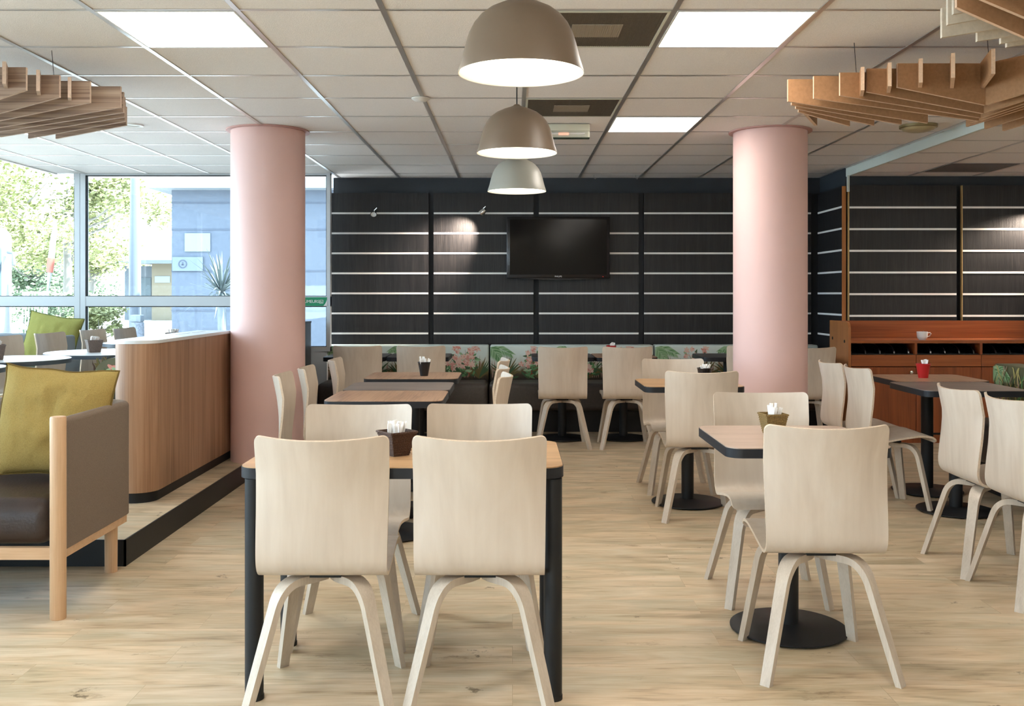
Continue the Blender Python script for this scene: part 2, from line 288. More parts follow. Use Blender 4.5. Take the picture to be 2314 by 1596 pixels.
# ---------------------------------------------------------------- mesh building
class MB:
    def __init__(s): s.v = []; s.f = []; s.m = []
    def add(s, vs, fs, mi=0, T=None):
        o = len(s.v)
        for p in vs:
            p = Vector(p); s.v.append(tuple(T @ p) if T else tuple(p))
        for f in fs: s.f.append(tuple(i + o for i in f)); s.m.append(mi)
        return s
    def box(s, x0, x1, y0, y1, z0, z1, mi=0, T=None):
        v = [(x0,y0,z0),(x1,y0,z0),(x1,y1,z0),(x0,y1,z0),(x0,y0,z1),(x1,y0,z1),(x1,y1,z1),(x0,y1,z1)]
        return s.add(v, [(0,3,2,1),(4,5,6,7),(0,1,5,4),(1,2,6,5),(2,3,7,6),(3,0,4,7)], mi, T)
    def rbox(s, x0, x1, y0, y1, z0, z1, r=0.01, seg=3, mi=0, T=None):
        bm = bmesh.new(); bmesh.ops.create_cube(bm, size=1.0)
        for v in bm.verts:
            v.co = ((x0+x1)/2 + v.co.x*(x1-x0), (y0+y1)/2 + v.co.y*(y1-y0), (z0+z1)/2 + v.co.z*(z1-z0))
        r = min(r, 0.49*min(x1-x0, y1-y0, z1-z0))
        bmesh.ops.bevel(bm, geom=bm.edges[:], offset=r, segments=seg, profile=0.5, affect='EDGES')
        bm.verts.index_update()
        s.add([v.co[:] for v in bm.verts], [[v.index for v in f.verts] for f in bm.faces], mi, T); bm.free(); return s
    def prism(s, poly, z0, z1, mi=0, side=None, T=None, axis='Z'):
        """poly: list of 2-D points; extruded along axis Z (x,y), Y (x,z) or X (y,z)"""
        n = len(poly)
        def P(a, b, c): return (a, b, c) if axis == 'Z' else ((a, c, b) if axis == 'Y' else (c, a, b))
        v = [P(a, b, z0) for a, b in poly] + [P(a, b, z1) for a, b in poly]
        o = len(s.v)
        s.add(v, [tuple(range(n-1, -1, -1)), tuple(range(n, 2*n))], mi, T)
        for i in range(n):
            j = (i+1) % n
            s.f.append((o+i, o+j, o+n+j, o+n+i)); s.m.append(mi if side is None else side)
        return s
    def lathe(s, prof, seg=32, mi=0, T=None, cap=False):
        n = len(prof); v = []; f = []
        for k in range(seg):
            a = 2*math.pi*k/seg
            for r, z in prof: v.append((r*math.cos(a), r*math.sin(a), z))
        for k in range(seg):
            k2 = (k+1) % seg
            for i in range(n-1): f.append((k*n+i, k2*n+i, k2*n+i+1, k*n+i+1))
        if cap:
            f.append(tuple(k*n for k in range(seg-1, -1, -1))); f.append(tuple(k*n+n-1 for k in range(seg)))
        return s.add(v, f, mi, T)
    def cyl(s, x, y, z0, z1, r, r2=None, seg=24, mi=0):
        return s.lathe([(r, z0), (r if r2 is None else r2, z1)], seg, mi, Matrix.Translation((x, y, 0)), True)
    def tube(s, pts, r, seg=8, mi=0):
        pts = [Vector(p) for p in pts]; n = len(pts); v = []; f = []
        for i, p in enumerate(pts):
            d = (pts[min(i+1, n-1)] - pts[max(i-1, 0)]).normalized()
            a = d.orthogonal().normalized() if abs(d.z) > 0.95 else d.cross(Vector((0, 0, 1))).normalized()
            b = d.cross(a)
            rr = r[i] if isinstance(r, (list, tuple)) else r
            for k in range(seg):
                t = 2*math.pi*k/seg; v.append(p + (a*math.cos(t) + b*math.sin(t))*rr)
        for i in range(n-1):
            for k in range(seg):
                k2 = (k+1) % seg; f.append((i*seg+k, i*seg+k2, (i+1)*seg+k2, (i+1)*seg+k))
        f.append(tuple(range(seg-1, -1, -1))); f.append(tuple((n-1)*seg+k for k in range(seg)))
        return s.add(v, f, mi)
    def build(s, name, mats, parent=None, loc=None, smooth=40, rot=None):
        me = bpy.data.meshes.new(name)
        me.from_pydata(s.v, [], s.f)
        if not isinstance(mats, (list, tuple)): mats = [mats]
        for m in mats: me.materials.append(M[m] if isinstance(m, str) else m)
        me.polygons.foreach_set('material_index', s.m)
        bm = bmesh.new(); bm.from_mesh(me); bmesh.ops.recalc_face_normals(bm, faces=bm.faces[:]); bm.to_mesh(me); bm.free()
        if smooth:
            me.polygons.foreach_set('use_smooth', [True]*len(me.polygons))
            me.set_sharp_from_angle(angle=math.radians(smooth))
        me.update()
        o = bpy.data.objects.new(name, me); COL.objects.link(o)
        if parent: o.parent = parent
        if loc: o.location = loc
        if rot: o.rotation_euler = rot
        return o
def thing(name, label, cat, loc=(0, 0, 0), rz=0, group=None):
    o = bpy.data.objects.new(name, None); o.empty_display_size = 0.1; COL.objects.link(o)
    o.location = loc; o.rotation_euler = (0, 0, math.radians(rz))
    return tag(o, label, cat, group)
def tag(o, label, cat, group=None):
    o['label'] = label; o['category'] = cat
    if group: o['group'] = group
    return o
def struct(o, label=None):
    o['kind'] = 'structure'
    if label: o['label'] = label
    return o
def dup(src, label, loc, rz=0, group=None):
    r = src.copy(); COL.objects.link(r); r.location = loc; r.rotation_euler = (0, 0, math.radians(rz)); r['label'] = label
    if group: r['group'] = group
    for ch in list(src.children):
        c = ch.copy(); COL.objects.link(c); c.parent = r
        for g in list(ch.children):
            d = g.copy(); COL.objects.link(d); d.parent = c
    return r
def rrect(x0, x1, y0, y1, r, n=5):
    p = []
    for cx, cy, a0 in ((x1-r, y0+r, -90), (x1-r, y1-r, 0), (x0+r, y1-r, 90), (x0+r, y0+r, 180)):
        for i in range(n+1):
            a = math.radians(a0 + 90*i/n); p.append((cx + r*math.cos(a), cy + r*math.sin(a)))
    return p
def catmull(pts, per=6):
    P = [Vector(p) for p in pts]; P = [2*P[0]-P[1]] + P + [2*P[-1]-P[-2]]; out = []
    for i in range(1, len(P)-2):
        for k in range(per):
            t = k/per; a, b, c, d = P[i-1], P[i], P[i+1], P[i+2]
            out.append(0.5*((2*b) + (c-a)*t + (2*a-5*b+4*c-d)*t*t + (3*b-a-3*c+d)*t**3))
    out.append(P[-2]); return out
def text_mesh(name, body, size, mt, parent, loc, rot=(math.pi/2, 0, 0), ext=0.0006, align='CENTER', font_scale=1.0):
    cu = bpy.data.curves.new(name, 'FONT'); cu.body = body; cu.size = size; cu.extrude = ext
    cu.align_x = align; cu.align_y = 'CENTER'; cu.space_character = font_scale
    t = bpy.data.objects.new(name, cu); COL.objects.link(t)
    dg = bpy.context.evaluated_depsgraph_get()
    me = bpy.data.meshes.new_from_object(t.evaluated_get(dg))
    bpy.data.objects.remove(t); me.materials.clear(); me.materials.append(M[mt])
    o = bpy.data.objects.new(name, me); COL.objects.link(o); o.parent = parent; o.location = loc; o.rotation_euler = rot
    return o

# ================================================================ THE ROOM
CH = 2.47      # ceiling height
PZ = 0.125     # raised platform
o = MB().box(-5.7, 6.6, -4.0, 9.9, -0.12, 0).build('floor', 'floor'); struct(o, 'light oak vinyl plank floor')
b = MB().box(-5.6, -1.85, 4.65, 9.44, 0.0, PZ, 0)
b.box(-5.6, -1.846, 4.645, 4.655, 0.0, PZ+0.002, 1).box(-1.855, -1.846, 4.645, 9.44, 0.0, PZ+0.002, 1)
o = b.build('floor_platform', ['floor', 'black'], smooth=0); struct(o, 'raised oak floor platform with dark riser')
o = MB().box(-4.41, 3.12, -4.0, 9.80, CH, CH+0.10).build('ceiling', 'tile'); struct(o, 'suspended tile ceiling')
o = MB().box(3.125, 6.6, -4.0, 9.06, 2.398, 2.50).build('ceiling_right', 'tile'); struct(o, 'lower suspended tile ceiling on the right')
g = MB()
GX = [0.068 + 0.6*k for k in range(-7, 6)]
GY = [4.0 + 0.6*k for k in range(-13, 10)]
for x in GX:
    if -4.4 < x < 3.1: g.box(x-0.012, x+0.012, -4.0, 9.75, CH-0.004, CH+0.001)
for y in GY: g.box(-4.40, 3.118, y-0.009, y+0.009, CH-0.003, CH+0.001)
for x in [3.67, 4.27, 4.87, 5.47]: g.box(x-0.012, x+0.012, -4.0, 9.04, 2.394, 2.399)
for y in GY:
    if y < 9: g.box(3.13, 6.6, y-0.06, y-0.042, 2.395, 2.399)
struct(g.build('trim_1', 'grid', smooth=0), 'metal ceiling grid')
struct(MB().box(3.10, 3.125, -4.0, 9.05, 2.392, 2.471).box(3.085, 3.105, 8.965, 8.985, 2.245, 2.395).build('trim_2', 'fascia', smooth=0), 'pale fascia at the ceiling step')
struct(MB().box(-4.43, -4.41, -4.0, 9.44, CH-0.01, CH+0.65).build('trim_3', 'white', smooth=0), 'ceiling edge by the glazed bay')
struct(MB().box(-1.80, 3.30, 9.79, 9.95, 0, 2.60).build('wall_back', 'navy', smooth=0), 'dark slate back wall')
struct(MB().box(3.09, 3.30, 9.06, 9.79, 0, 2.60).build('wall_return', 'navy', smooth=0), 'dark slate return wall')
struct(MB().box(3.30, 6.6, 9.06, 9.30, 0, 2.60).box(3.09, 3.30, 9.05, 9.06, 0, 2.6).build('wall_back_right', 'navy', smooth=0), 'dark slate wall behind the sideboard')
struct(MB().box(6.6, 6.8, -4.0, 9.3, 0, 2.6).build('wall_right', 'wallw', smooth=0))
struct(MB().box(-5.7, 6.8, -4.2, -4.0, 0, 0.5).box(-5.7, 6.8, -4.2, -4.0, 1.5, 3.2).box(-1.2, 6.8, -4.2, -4.0, 0.5, 1.5).build('wall_rear', 'wallw', smooth=0))
struct(MB().box(-5.62, -1.80, 9.44, 9.54, -0.1, 0.76).box(-5.62, -5.50, 9.40, 9.54, -.1, 3.2).build('wall_window_sill', 'alu', smooth=0), 'grey metal panel below the back window')
struct(MB().box(-5.72, -5.60, -4.0, 9.54, -0.1, 0.45).build('wall_left_sill', 'alu', smooth=0))

# windows: frame, glass, gasket
def window(name, x0, x1, z1, label, left_post, right_post):
    Y0, Y1 = 9.43, 9.50
    w_ = bpy.data.objects.new(name, None); COL.objects.link(w_); struct(w_, label)
    f = MB()
    f.box(x0, x1, Y0, Y1, 1.184, 1.279); f.box(x0, x1, Y0, Y1, 0.745, 0.79)
    f.box(x0, x1, Y0, Y1, z1, z1+0.05)
    if left_post: f.box(x0, x0+left_post, Y0-0.002, Y1, 0.745, z1+0.05)
    if right_post: f.box(x1-right_post, x1, Y0-0.002, Y1, 0.745, z1+0.05)
    f.build('window_frame', 'alu', w_, smooth=0)
    a, c = x0+left_post, x1-right_post
    k = MB()
    for z0_, z1_ in ((0.79, 1.184), (1.279, z1)):
        k.box(a, c, Y0+0.002, Y0+0.03, z0_, z0_+0.006); k.box(a, c, Y0+0.002, Y0+0.03, z1_-0.009, z1_)
        k.box(a, a+0.014, Y0+0.002, Y0+0.03, z0_, z1_); k.box(c-0.005, c, Y0+0.002, Y0+0.03, z0_, z1_)
    k.build('gasket', 'gasket', w_, smooth=0)
    MB().box(a, c, 9.462, 9.468, 0.79, 1.184).build('pane', 'glass', w_, smooth=0)
    MB().box(a, c, 9.462, 9.468, 1.279, z1).build('pane', 'glass', w_, smooth=0)
window('window_1', -5.55, -4.192, 3.10, 'tall window bay at the far left', 0.0, 0.052)
window('window_2', -4.188, -1.765, 2.452, 'wide window behind the left column', 0.052, 0.036)
# glazed bay along the left side
w_ = bpy.data.objects.new('window_3', None); COL.objects.link(w_); struct(w_, 'glazed left side')
f = MB().box(-5.70, -5.60, -4.0, 9.44, 0.45, 0.52).box(-5.70, -5.60, -4.0, 9.44, 3.1, 3.2)
for y in (-3.95, -1.3, 1.4, 4.1, 6.8, 9.40): f.box(-5.70, -5.60, y-0.04, y+0.04, 0.45, 3.2)
f.build('window_frame', 'alu', w_, smooth=0)
MB().box(-5.66, -5.655, -4.0, 9.44, 0.5, 3.12).build('pane', 'glass', w_, smooth=0)
w_ = bpy.data.objects.new('window_fill', None); COL.objects.link(w_); struct(w_, 'added unseen glazing behind the camera for soft front light')  # unseen opening added to throw soft light on the chair backs
f = MB()
for x in (-5.6, -3.4, -1.24): f.box(x-0.04, x+0.04, -4.10, -4.02, 0.5, 1.5)
f.build('window_frame', 'alu', w_, smooth=0)
MB().box(-5.6, -1.2, -4.07, -4.065, 0.5, 1.5).build('pane', 'glass', w_, smooth=0)
w_ = bpy.data.objects.new('window_4', None); COL.objects.link(w_); struct(w_, 'glazed roof of the left bay')
MB().box(-5.7, -4.42, -4.0, 9.5, 3.14, 3.15).build('pane', 'glass', w_, smooth=0)
f = MB()
for y in (-3.9, -1.3, 1.4, 4.1, 6.8): f.box(-5.7, -4.42, y-0.03, y+0.03, 3.10, 3.18)
f.build('window_frame', 'alu', w_, smooth=0)

# ================================================================ COLUMNS AND PARTITION
def column(x, y, z0, label):
    t = thing('column', label, 'column', (x, y, z0))
    h = CH - z0
    MB().lathe([(0.26, 0), (0.26, h-0.001)], 96, cap=True).build('shaft', 'pink', t)
    MB().lathe([(0.262, h-0.012), (0.292, h-0.009), (0.292, h-0.001), (0.262, h-0.001)], 96).build('ceiling_collar', 'pinkring', t)
column(-1.749, 6.97, 0.0, 'pink round column at the end of the walnut partition, by the window')
column(1.852, 7.00, 0.0, 'pink round column standing free in front of the dark slatted wall')

t = thing('partition', 'low walnut partition with rounded end and white top on the raised floor', 'partition', (0, 0, PZ))
def stadium(x0, x1, y0, y1, n=14):
    r = (x1-x0)/2; cx = (x0+x1)/2
    p = [(cx + r*math.cos(math.pi + math.pi*i/n), y0 + r + r*math.sin(math.pi + math.pi*i/n)) for i in range(n+1)]
    return p + [(x1, y1), (x0, y1)]
MB().prism(stadium(-2.25, -2.025, 5.46, 7.0), 0.0, 0.06).build('plinth', 'black', t)
MB().prism(stadium(-2.26, -2.012, 5.44, 7.0), 0.06, 0.896).build('panel', 'walnut', t)
MB().prism(stadium(-2.264, -2.008, 5.436, 7.0), 0.896, 0.915).build('top', 'top_white', t)
b = MB()
for i in range(3): b.box(-2.16, -2.154, 5.9+0.33*i, 6.18+0.33*i, 0.9145, 0.9155)
b.build('dark_line', 'gasket', t, smooth=0)  # thin dark lines along the white top
t = thing('partition', 'low partition behind the left column, shade painted dark grey, ending at the window', 'partition', (0, 0, PZ))
MB().box(-2.10, -1.945, 7.3, 9.40, 0.0, 0.90).build('panel', mat('shaded_face_grey', (0.045, 0.045, 0.05), 0.5), t, smooth=0)  # partition's shaded face put into the dark grey colour
MB().box(-2.104, -1.941, 7.3, 9.404, 0.90, 0.915).build('top', 'black', t, smooth=0)

# ================================================================ SLATTED WALL PANELS
def slat_panel(label, loc, rz, wdt, rails, ztop, zbot, edge=None, edge_side=-1):
    """local: face towards -y, x from 0 to wdt"""
    t = thing('slatwall_panel', label, 'wall panel', loc, rz, 'black slatted wall panels')
    MB().box(0, wdt, 0, 0.035, zbot, ztop).build('board', 'slat', t, smooth=0)
    for z in rails:
        if z < zbot+0.01: continue
        MB().box(0.002, wdt-0.002, -0.004, 0.004, z-0.009, z+0.009).build('rail', 'rail', t, smooth=0)
    if edge:
        x0 = -0.006 if edge_side < 0 else wdt
        MB().box(x0, x0+0.006, -0.002, 0.035, zbot, ztop).build('edge_strip', edge, t, smooth=0)
R1 = [2.108 - 0.2*k for k in range(7)]
for i, lb in enumerate(('black slatted wall panel left of all, beside the window', 'black slatted wall panel with the round patch of lamp light, left of the television',
                        'black slatted wall panel behind the right half of the television', 'black slatted wall panel between television and right column',
                        'narrow black slatted wall panel mostly behind the right column')):
    x0 = -1.838 + 1.05*i
    slat_panel(lb, (x0, 9.72, 0), 0, 1.0 if i < 4 else 0.62, R1, 2.31, 0.70)
slat_panel('black slatted panel seen at an angle on the short return wall', (3.05, 9.72, 0), -90, 0.71, R1, 2.30, 0.75, 'orange_edge', 1)
R2 = [2.10 - 0.2*k for k in range(7)]
for i, lb in enumerate(('black slatted panel above the white cup on the sideboard', 'black slatted panel with lamp light at the right edge', 'black slatted panel at the far right of the sideboard')):
    slat_panel(lb, (3.106 + 1.045*i, 8.98, 0), 0, 0.99, R2, 2.304, 0.80, 'gold')

# ================================================================ CEILING FITTINGS
def ceiling_light(label, x0, y0, z=CH):
    t = thing('ceiling_light', label, 'ceiling light', (x0+0.3, y0+0.3, z))
    b = MB()
    for a in ((-0.288, 0.288, -0.291, -0.283), (-0.288, 0.288, 0.283, 0.291), (-0.288, -0.280, -0.283, 0.283), (0.280, 0.288, -0.283, 0.283)):
        b.box(*a, -0.006, -0.0005)
    b.build('frame', 'white', t, smooth=0)
    MB().box(-0.280, 0.280, -0.283, 0.283, -0.004, -0.0005).build('diffuser', 'led', t, smooth=0)
ceiling_light('large square ceiling light above the left side of the room', -1.732, 4.0)
ceiling_light('large square ceiling light at top right, beside the big grille', 0.668, 4.0)
ceiling_light('smaller looking square ceiling light in front of the right column', 0.668, 6.4)
for a, c, lb in ((-1.732, 1.6, 'left row, just in front of the camera'), (0.668, 1.6, 'right row, just in front of the camera'), (0.668, -0.8, 'right row, just behind the camera'),
                 (-1.732, -0.8, 'left row, just behind the camera'), (-1.732, -2.6, 'left row, by the rear glazing'), (0.668, -2.6, 'right row, by the rear glazing')):
    ceiling_light('added unseen ceiling light overhead in the ' + lb, a, c)  # panels out of view, added to brighten the room
for i, c in enumerate((6.35, 3.95, 1.55)):
    ceiling_light('added unseen ceiling light in the lower right ceiling, %s from the back wall' % ('first', 'second', 'third')[i], 4.27, c, 2.398)  # out of view, added to brighten the sideboard side
def ceiling_vent(label, x0, y0, z=CH, w_=0.6):
    t = thing('ceiling_vent', label, 'ceiling vent', (x0+0.3, y0+0.3, z))
    b = MB()
    for a in ((-0.286, 0.286, -0.289, -0.277), (-0.286, 0.286, 0.277, 0.289), (-0.286, -0.274, -0.277, 0.277), (0.274, 0.286, -0.277, 0.277)):
        b.box(*a, -0.007, -0.0005)
    b.build('frame', 'cream', t, smooth=0)
    b = MB().box(-0.274, 0.274, -0.277, 0.277, -0.003, -0.0005)
    for k in range(60): x = -0.27 + 0.54*k/59; b.box(x-0.002, x+0.002, -0.277, 0.277, -0.005, -0.003)
    b.build('grille', 'grille', t, smooth=0)
    b = MB().box(-0.11, 0.11, -0.10, 0.10, -0.008, -0.0052)
    for k in range(24): x = -0.107 + 0.214*k/23; b.box(x-0.0015, x+0.0015, -0.10, 0.10, -0.0095, -0.008)
    b.build('centre_plate', 'grillel', t, smooth=0)
ceiling_vent('large dark ceiling grille beside the top right ceiling light', 0.068, 4.0)
ceiling_vent('small looking dark ceiling grille above the second pendant lamp', 0.068, 5.8)
t = thing('ceiling_panel', 'dark grey panel in the lower ceiling at far right', 'ceiling panel', (3.97, 8.43, 2.398))
MB().box(-0.285, 0.285, -0.27, 0.27, -0.006, -0.0005).build('plate', mat('dark_grey_panel', (0.11, 0.10, 0.10), 0.6), t, smooth=0)
o = MB().lathe([(0.0, -0.022), (0.035, -0.022), (0.056, -0.008), (0.056, -0.0045), (0.0, -0.0045)], 32).build('smoke_detector', 'white', loc=(-0.545, 5.79, CH))
tag(o, 'flat white smoke detector disc on the ceiling grid', 'smoke detector')
t = thing('downlight', 'white ring downlight beside the left wooden ceiling lattice', 'downlight', (-2.62, 6.72, CH))
MB().lathe([(0.045, -0.004), (0.07, -0.010), (0.074, -0.0005), (0.045, -0.0005)], 32).build('ring', 'white', t)
MB().lathe([(0.0, -0.002), (0.045, -0.002), (0.045, -0.0005), (0.0, -0.0005)], 32).build('lens', 'cream', t)
t = thing('ceiling_lamp', 'round unlit dome lamp under the ceiling behind the right lattice', 'ceiling lamp', (2.81, 6.74, CH))
MB().lathe([(0.125, -0.0005), (0.125, -0.018), (0.115, -0.022)], 40).build('rim', mat('bronze_rim', (0.24, 0.19, 0.09), 0.4, 0.4), t)
MB().lathe([(0.115, -0.02), (0.10, -0.034), (0.06, -0.046), (0.0, -0.05)], 40).build('dome', mat('tan_glass', (0.42, 0.35, 0.20), 0.3), t)
t = thing('emergency_light', 'cream emergency light box under the ceiling behind the pendants', 'emergency light', (0.365, 6.66, CH))
b = MB().rbox(-0.165, 0.165, 0, 0.05, -0.053, -0.0045, 0.004, 2).rbox(-0.163, 0.163, 0.0, 0.05, -0.098, -0.053, 0.006, 2)
b.build('housing', 'cream', t)
MB().box(-0.15, 0.15, -0.003, 0.001, -0.092, -0.058).build('cover', 'clear', t, smooth=0)
MB().tube([(-0.13, -0.006, -0.073), (0.13, -0.006, -0.073)], 0.006).build('tube', 'paper', t)
MB().tube([(-0.05, -0.007, -0.074), (0.02, -0.007, -0.074)], 0.0085).build('filament', 'warmtube', t)
MB().box(-0.163, 0.163, -0.002, 0.05, -0.103, -0.098).build('lower_edge', mat('dark_green_edge', (0.03, 0.05, 0.03), 0.5), t, smooth=0)
for x, lb in ((0.80, 'left'), (1.21, 'right')):
    o = MB().tube([(x, 9.55, CH), (x, 9.55, CH-0.03), (x+0.012, 9.55, CH-0.042), (x+0.02, 9.55, CH-0.03)], 0.003).build('ceiling_hook', 'chrome')
    tag(o, '%s of the two small metal hooks hanging under the far ceiling' % lb, 'hook')

# pendants
def pendant(label, x, y, shade):
    t = thing('pendant_lamp', label, 'pendant lamp', (x, y, 2.0), 0, 'dome pendant lamps in a row')
    out = [(0.2, 0.0), (0.2, 0.004), (0.187, 0.045), (0.176, 0.09), (0.165, 0.125), (0.150, 0.155), (0.130, 0.180), (0.103, 0.201), (0.07, 0.217), (0.035, 0.229), (0.02, 0.236), (0.012, 0.243), (0.0, 0.245)]
    MB().lathe(out, 72).build('shade', shade, t, smooth=60)
    inn = [(max(r-0.003, 0), max(z-0.003, 0.0)) for r, z in out]
    MB().lathe([(0.2, 0.0)] + inn[1:], 72).build('lining', 'inner', t, smooth=60)
    MB().lathe([(0.193, 0.012), (0.0, 0.012)], 72).build('diffuser', 'diff_warm', t)
    MB().cyl(0, 0, 0.24, CH-2.0-0.012, 0.003, seg=8).build('cord', 'black', t)
    MB().lathe([(0.0, CH-2.0-0.03), (0.045, CH-2.0-0.03), (0.05, CH-2.0-0.005), (0.0, CH-2.0-0.005)], 24).build('ceiling_rose', 'shade_brown', t)
pendant('nearest taupe brown dome pendant lamp, largest of the row', 0.027, 3.09, 'shade_brown')
pendant('middle taupe brown dome pendant lamp of the row, cord visible', 0.022, 4.84, 'shade_brown')
pendant('farthest pendant lamp of the row, pale grey green dome', 0.030, 6.64, 'shade_grey')

# wooden lattice clouds
def board(mb, x0, y0, x1, y1, zt, h0, h1, th=0.016, face=0, edge=1):
    """upright board between two plan points, top level zt, heights h0 / h1 at the two ends"""
    d = Vector((x1-x0, y1-y0, 0)).normalized(); n = Vector((-d.y, d.x, 0))*th/2
    A = Vector((x0, y0, 0)); B = Vector((x1, y1, 0))
    v = [A-n+Vector((0,0,zt-h0)), B-n+Vector((0,0,zt-h1)), B-n+Vector((0,0,zt)), A-n+Vector((0,0,zt)),
         A+n+Vector((0,0,zt-h0)), B+n+Vector((0,0,zt-h1)), B+n+Vector((0,0,zt)), A+n+Vector((0,0,zt))]
    mb.add(v, [(0,1,2,3), (7,6,5,4)], face); mb.add(v, [(0,4,5,1), (2,6,7,3), (1,5,6,2), (0,3,7,4)], edge)
    return mb
def cloud(label, boards, mats, wires, anchor):
    t = thing('ceiling_lattice', label, 'ceiling lattice', anchor)
    ax, ay, az = anchor
    for q in boards:
        x0, y0, x1, y1, zt, h0, h1 = q[:7]
        board(MB(), x0-ax, y0-ay, x1-ax, y1-ay, zt-az, h0, h1).build('board', mats, t, smooth=0)
    for (x, y, z) in wires:
        MB().tube([(x-ax, y-ay, z-az), (x-ax-0.01, y-ay, CH-az)], 0.0015, 6).build('hanging_wire', 'black', t)
    return t
# left, zebrano
LB = []
ys = [4.51, 4.67, 4.80, 4.925, 5.06, 5.19, 5.32, 5.45]
xr = [-2.25, -2.17, -2.08, -1.98, -2.02, -2.065, -2.115, -2.16]
xl = [-2.65, -2.70, -2.75, -2.80, -2.78, -2.73, -2.643, -2.554]
sl_ = [0.33, 0.27, 0.20, 0.165, 0.155, 0.16, 0.178, 0.19]
for y, r, l, q in zip(ys, xr, xl, sl_):
    LB.append((r, y, l, y, 2.35, 0.106, 0.106 + q*(r-l)))
for x, y in ((-2.297, 4.40), (-2.222, 4.56), (-2.145, 4.715), (-2.40, 4.26), (-2.50, 4.16)):
    LB.append((x, y, x-0.072, y+0.165, 2.352, 0.100, 0.100))
cloud('zebra striped wooden board lattice hanging under the ceiling at left', LB, ['zebrano', 'zebedge'], [(-2.20, 4.67, 2.35), (-2.6, 5.06, 2.35)], (-2.5, 5.0, 2.35))
# right, brown
RBd = []
ya = [4.35, 4.45, 4.53, 4.60, 4.67, 4.76, 4.85, 4.94]
xa = [1.718, 1.618, 1.522, 1.422, 1.32, 1.363, 1.41, 1.45]
xb = [2.11, 2.15, 2.175, 2.20, 1.99, 1.90, 1.80, 1.71]
hb = [0.186, 0.205, 0.21, 0.212, 0.21, 0.20, 0.19, 0.178]
for y, a, c, h in zip(ya, xa, xb, hb):
    RBd.append((a, y, c, y, 2.33, 0.106, h))
for k in range(4):
    RBd.append((xb[k]+0.008, ya[k]-0.004, xb[k]+0.36, ya[k]-0.58, 2.33, hb[k], 0.106))
for k, (x, y) in enumerate(((2.21, 4.70), (2.24, 4.80), (2.36, 4.86), (2.48, 4.92))):
    RBd.append((x, y, x+0.36, y-0.58, 2.33, 0.205, 0.106))
for x, y, l, dx in ((1.59, 4.42, 0.13, 0.30), (1.68, 4.335, 0.13, 0.33), (1.787, 4.26, 0.14, 0.37), (1.885, 4.165, 0.21, 0.42), (2.02, 4.09, 0.28, 0.30)):
    RBd.append((x, y, x+l*dx, y+l, 2.332, 0.106, 0.115))
RBd.append((1.50, 4.99, 1.62, 5.20, 2.33, 0.106, 0.13))
cloud('brown wooden board lattice hanging under the ceiling beside the right column', RBd, ['mdf', 'mdfedge'], [(1.60, 4.53, 2.33), (2.12, 4.33, 2.33)], (1.9, 4.7, 2.33))
# upper right, pale
UB = [(1.43, 3.14, 1.95, 3.14, 2.33, 0.106, 0.335), (1.44, 3.03, 1.95, 3.03, 2.33, 0.106, 0.32), (1.47, 2.93, 1.95, 2.93, 2.33, 0.106, 0.30)]
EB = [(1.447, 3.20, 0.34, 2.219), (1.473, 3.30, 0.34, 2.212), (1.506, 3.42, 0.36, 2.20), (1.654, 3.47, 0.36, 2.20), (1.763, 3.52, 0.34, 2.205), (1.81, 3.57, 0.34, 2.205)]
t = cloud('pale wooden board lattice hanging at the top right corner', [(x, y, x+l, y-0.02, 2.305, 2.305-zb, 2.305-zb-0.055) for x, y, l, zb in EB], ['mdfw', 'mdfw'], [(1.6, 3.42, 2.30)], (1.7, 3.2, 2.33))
for q in UB:
    board(MB(), q[0]-1.7, q[1]-3.2, q[2]-1.7, q[3]-3.2, q[4]-2.33, q[5], q[6]).build('board', ['mdf', 'mdfedge'], t, smooth=0)

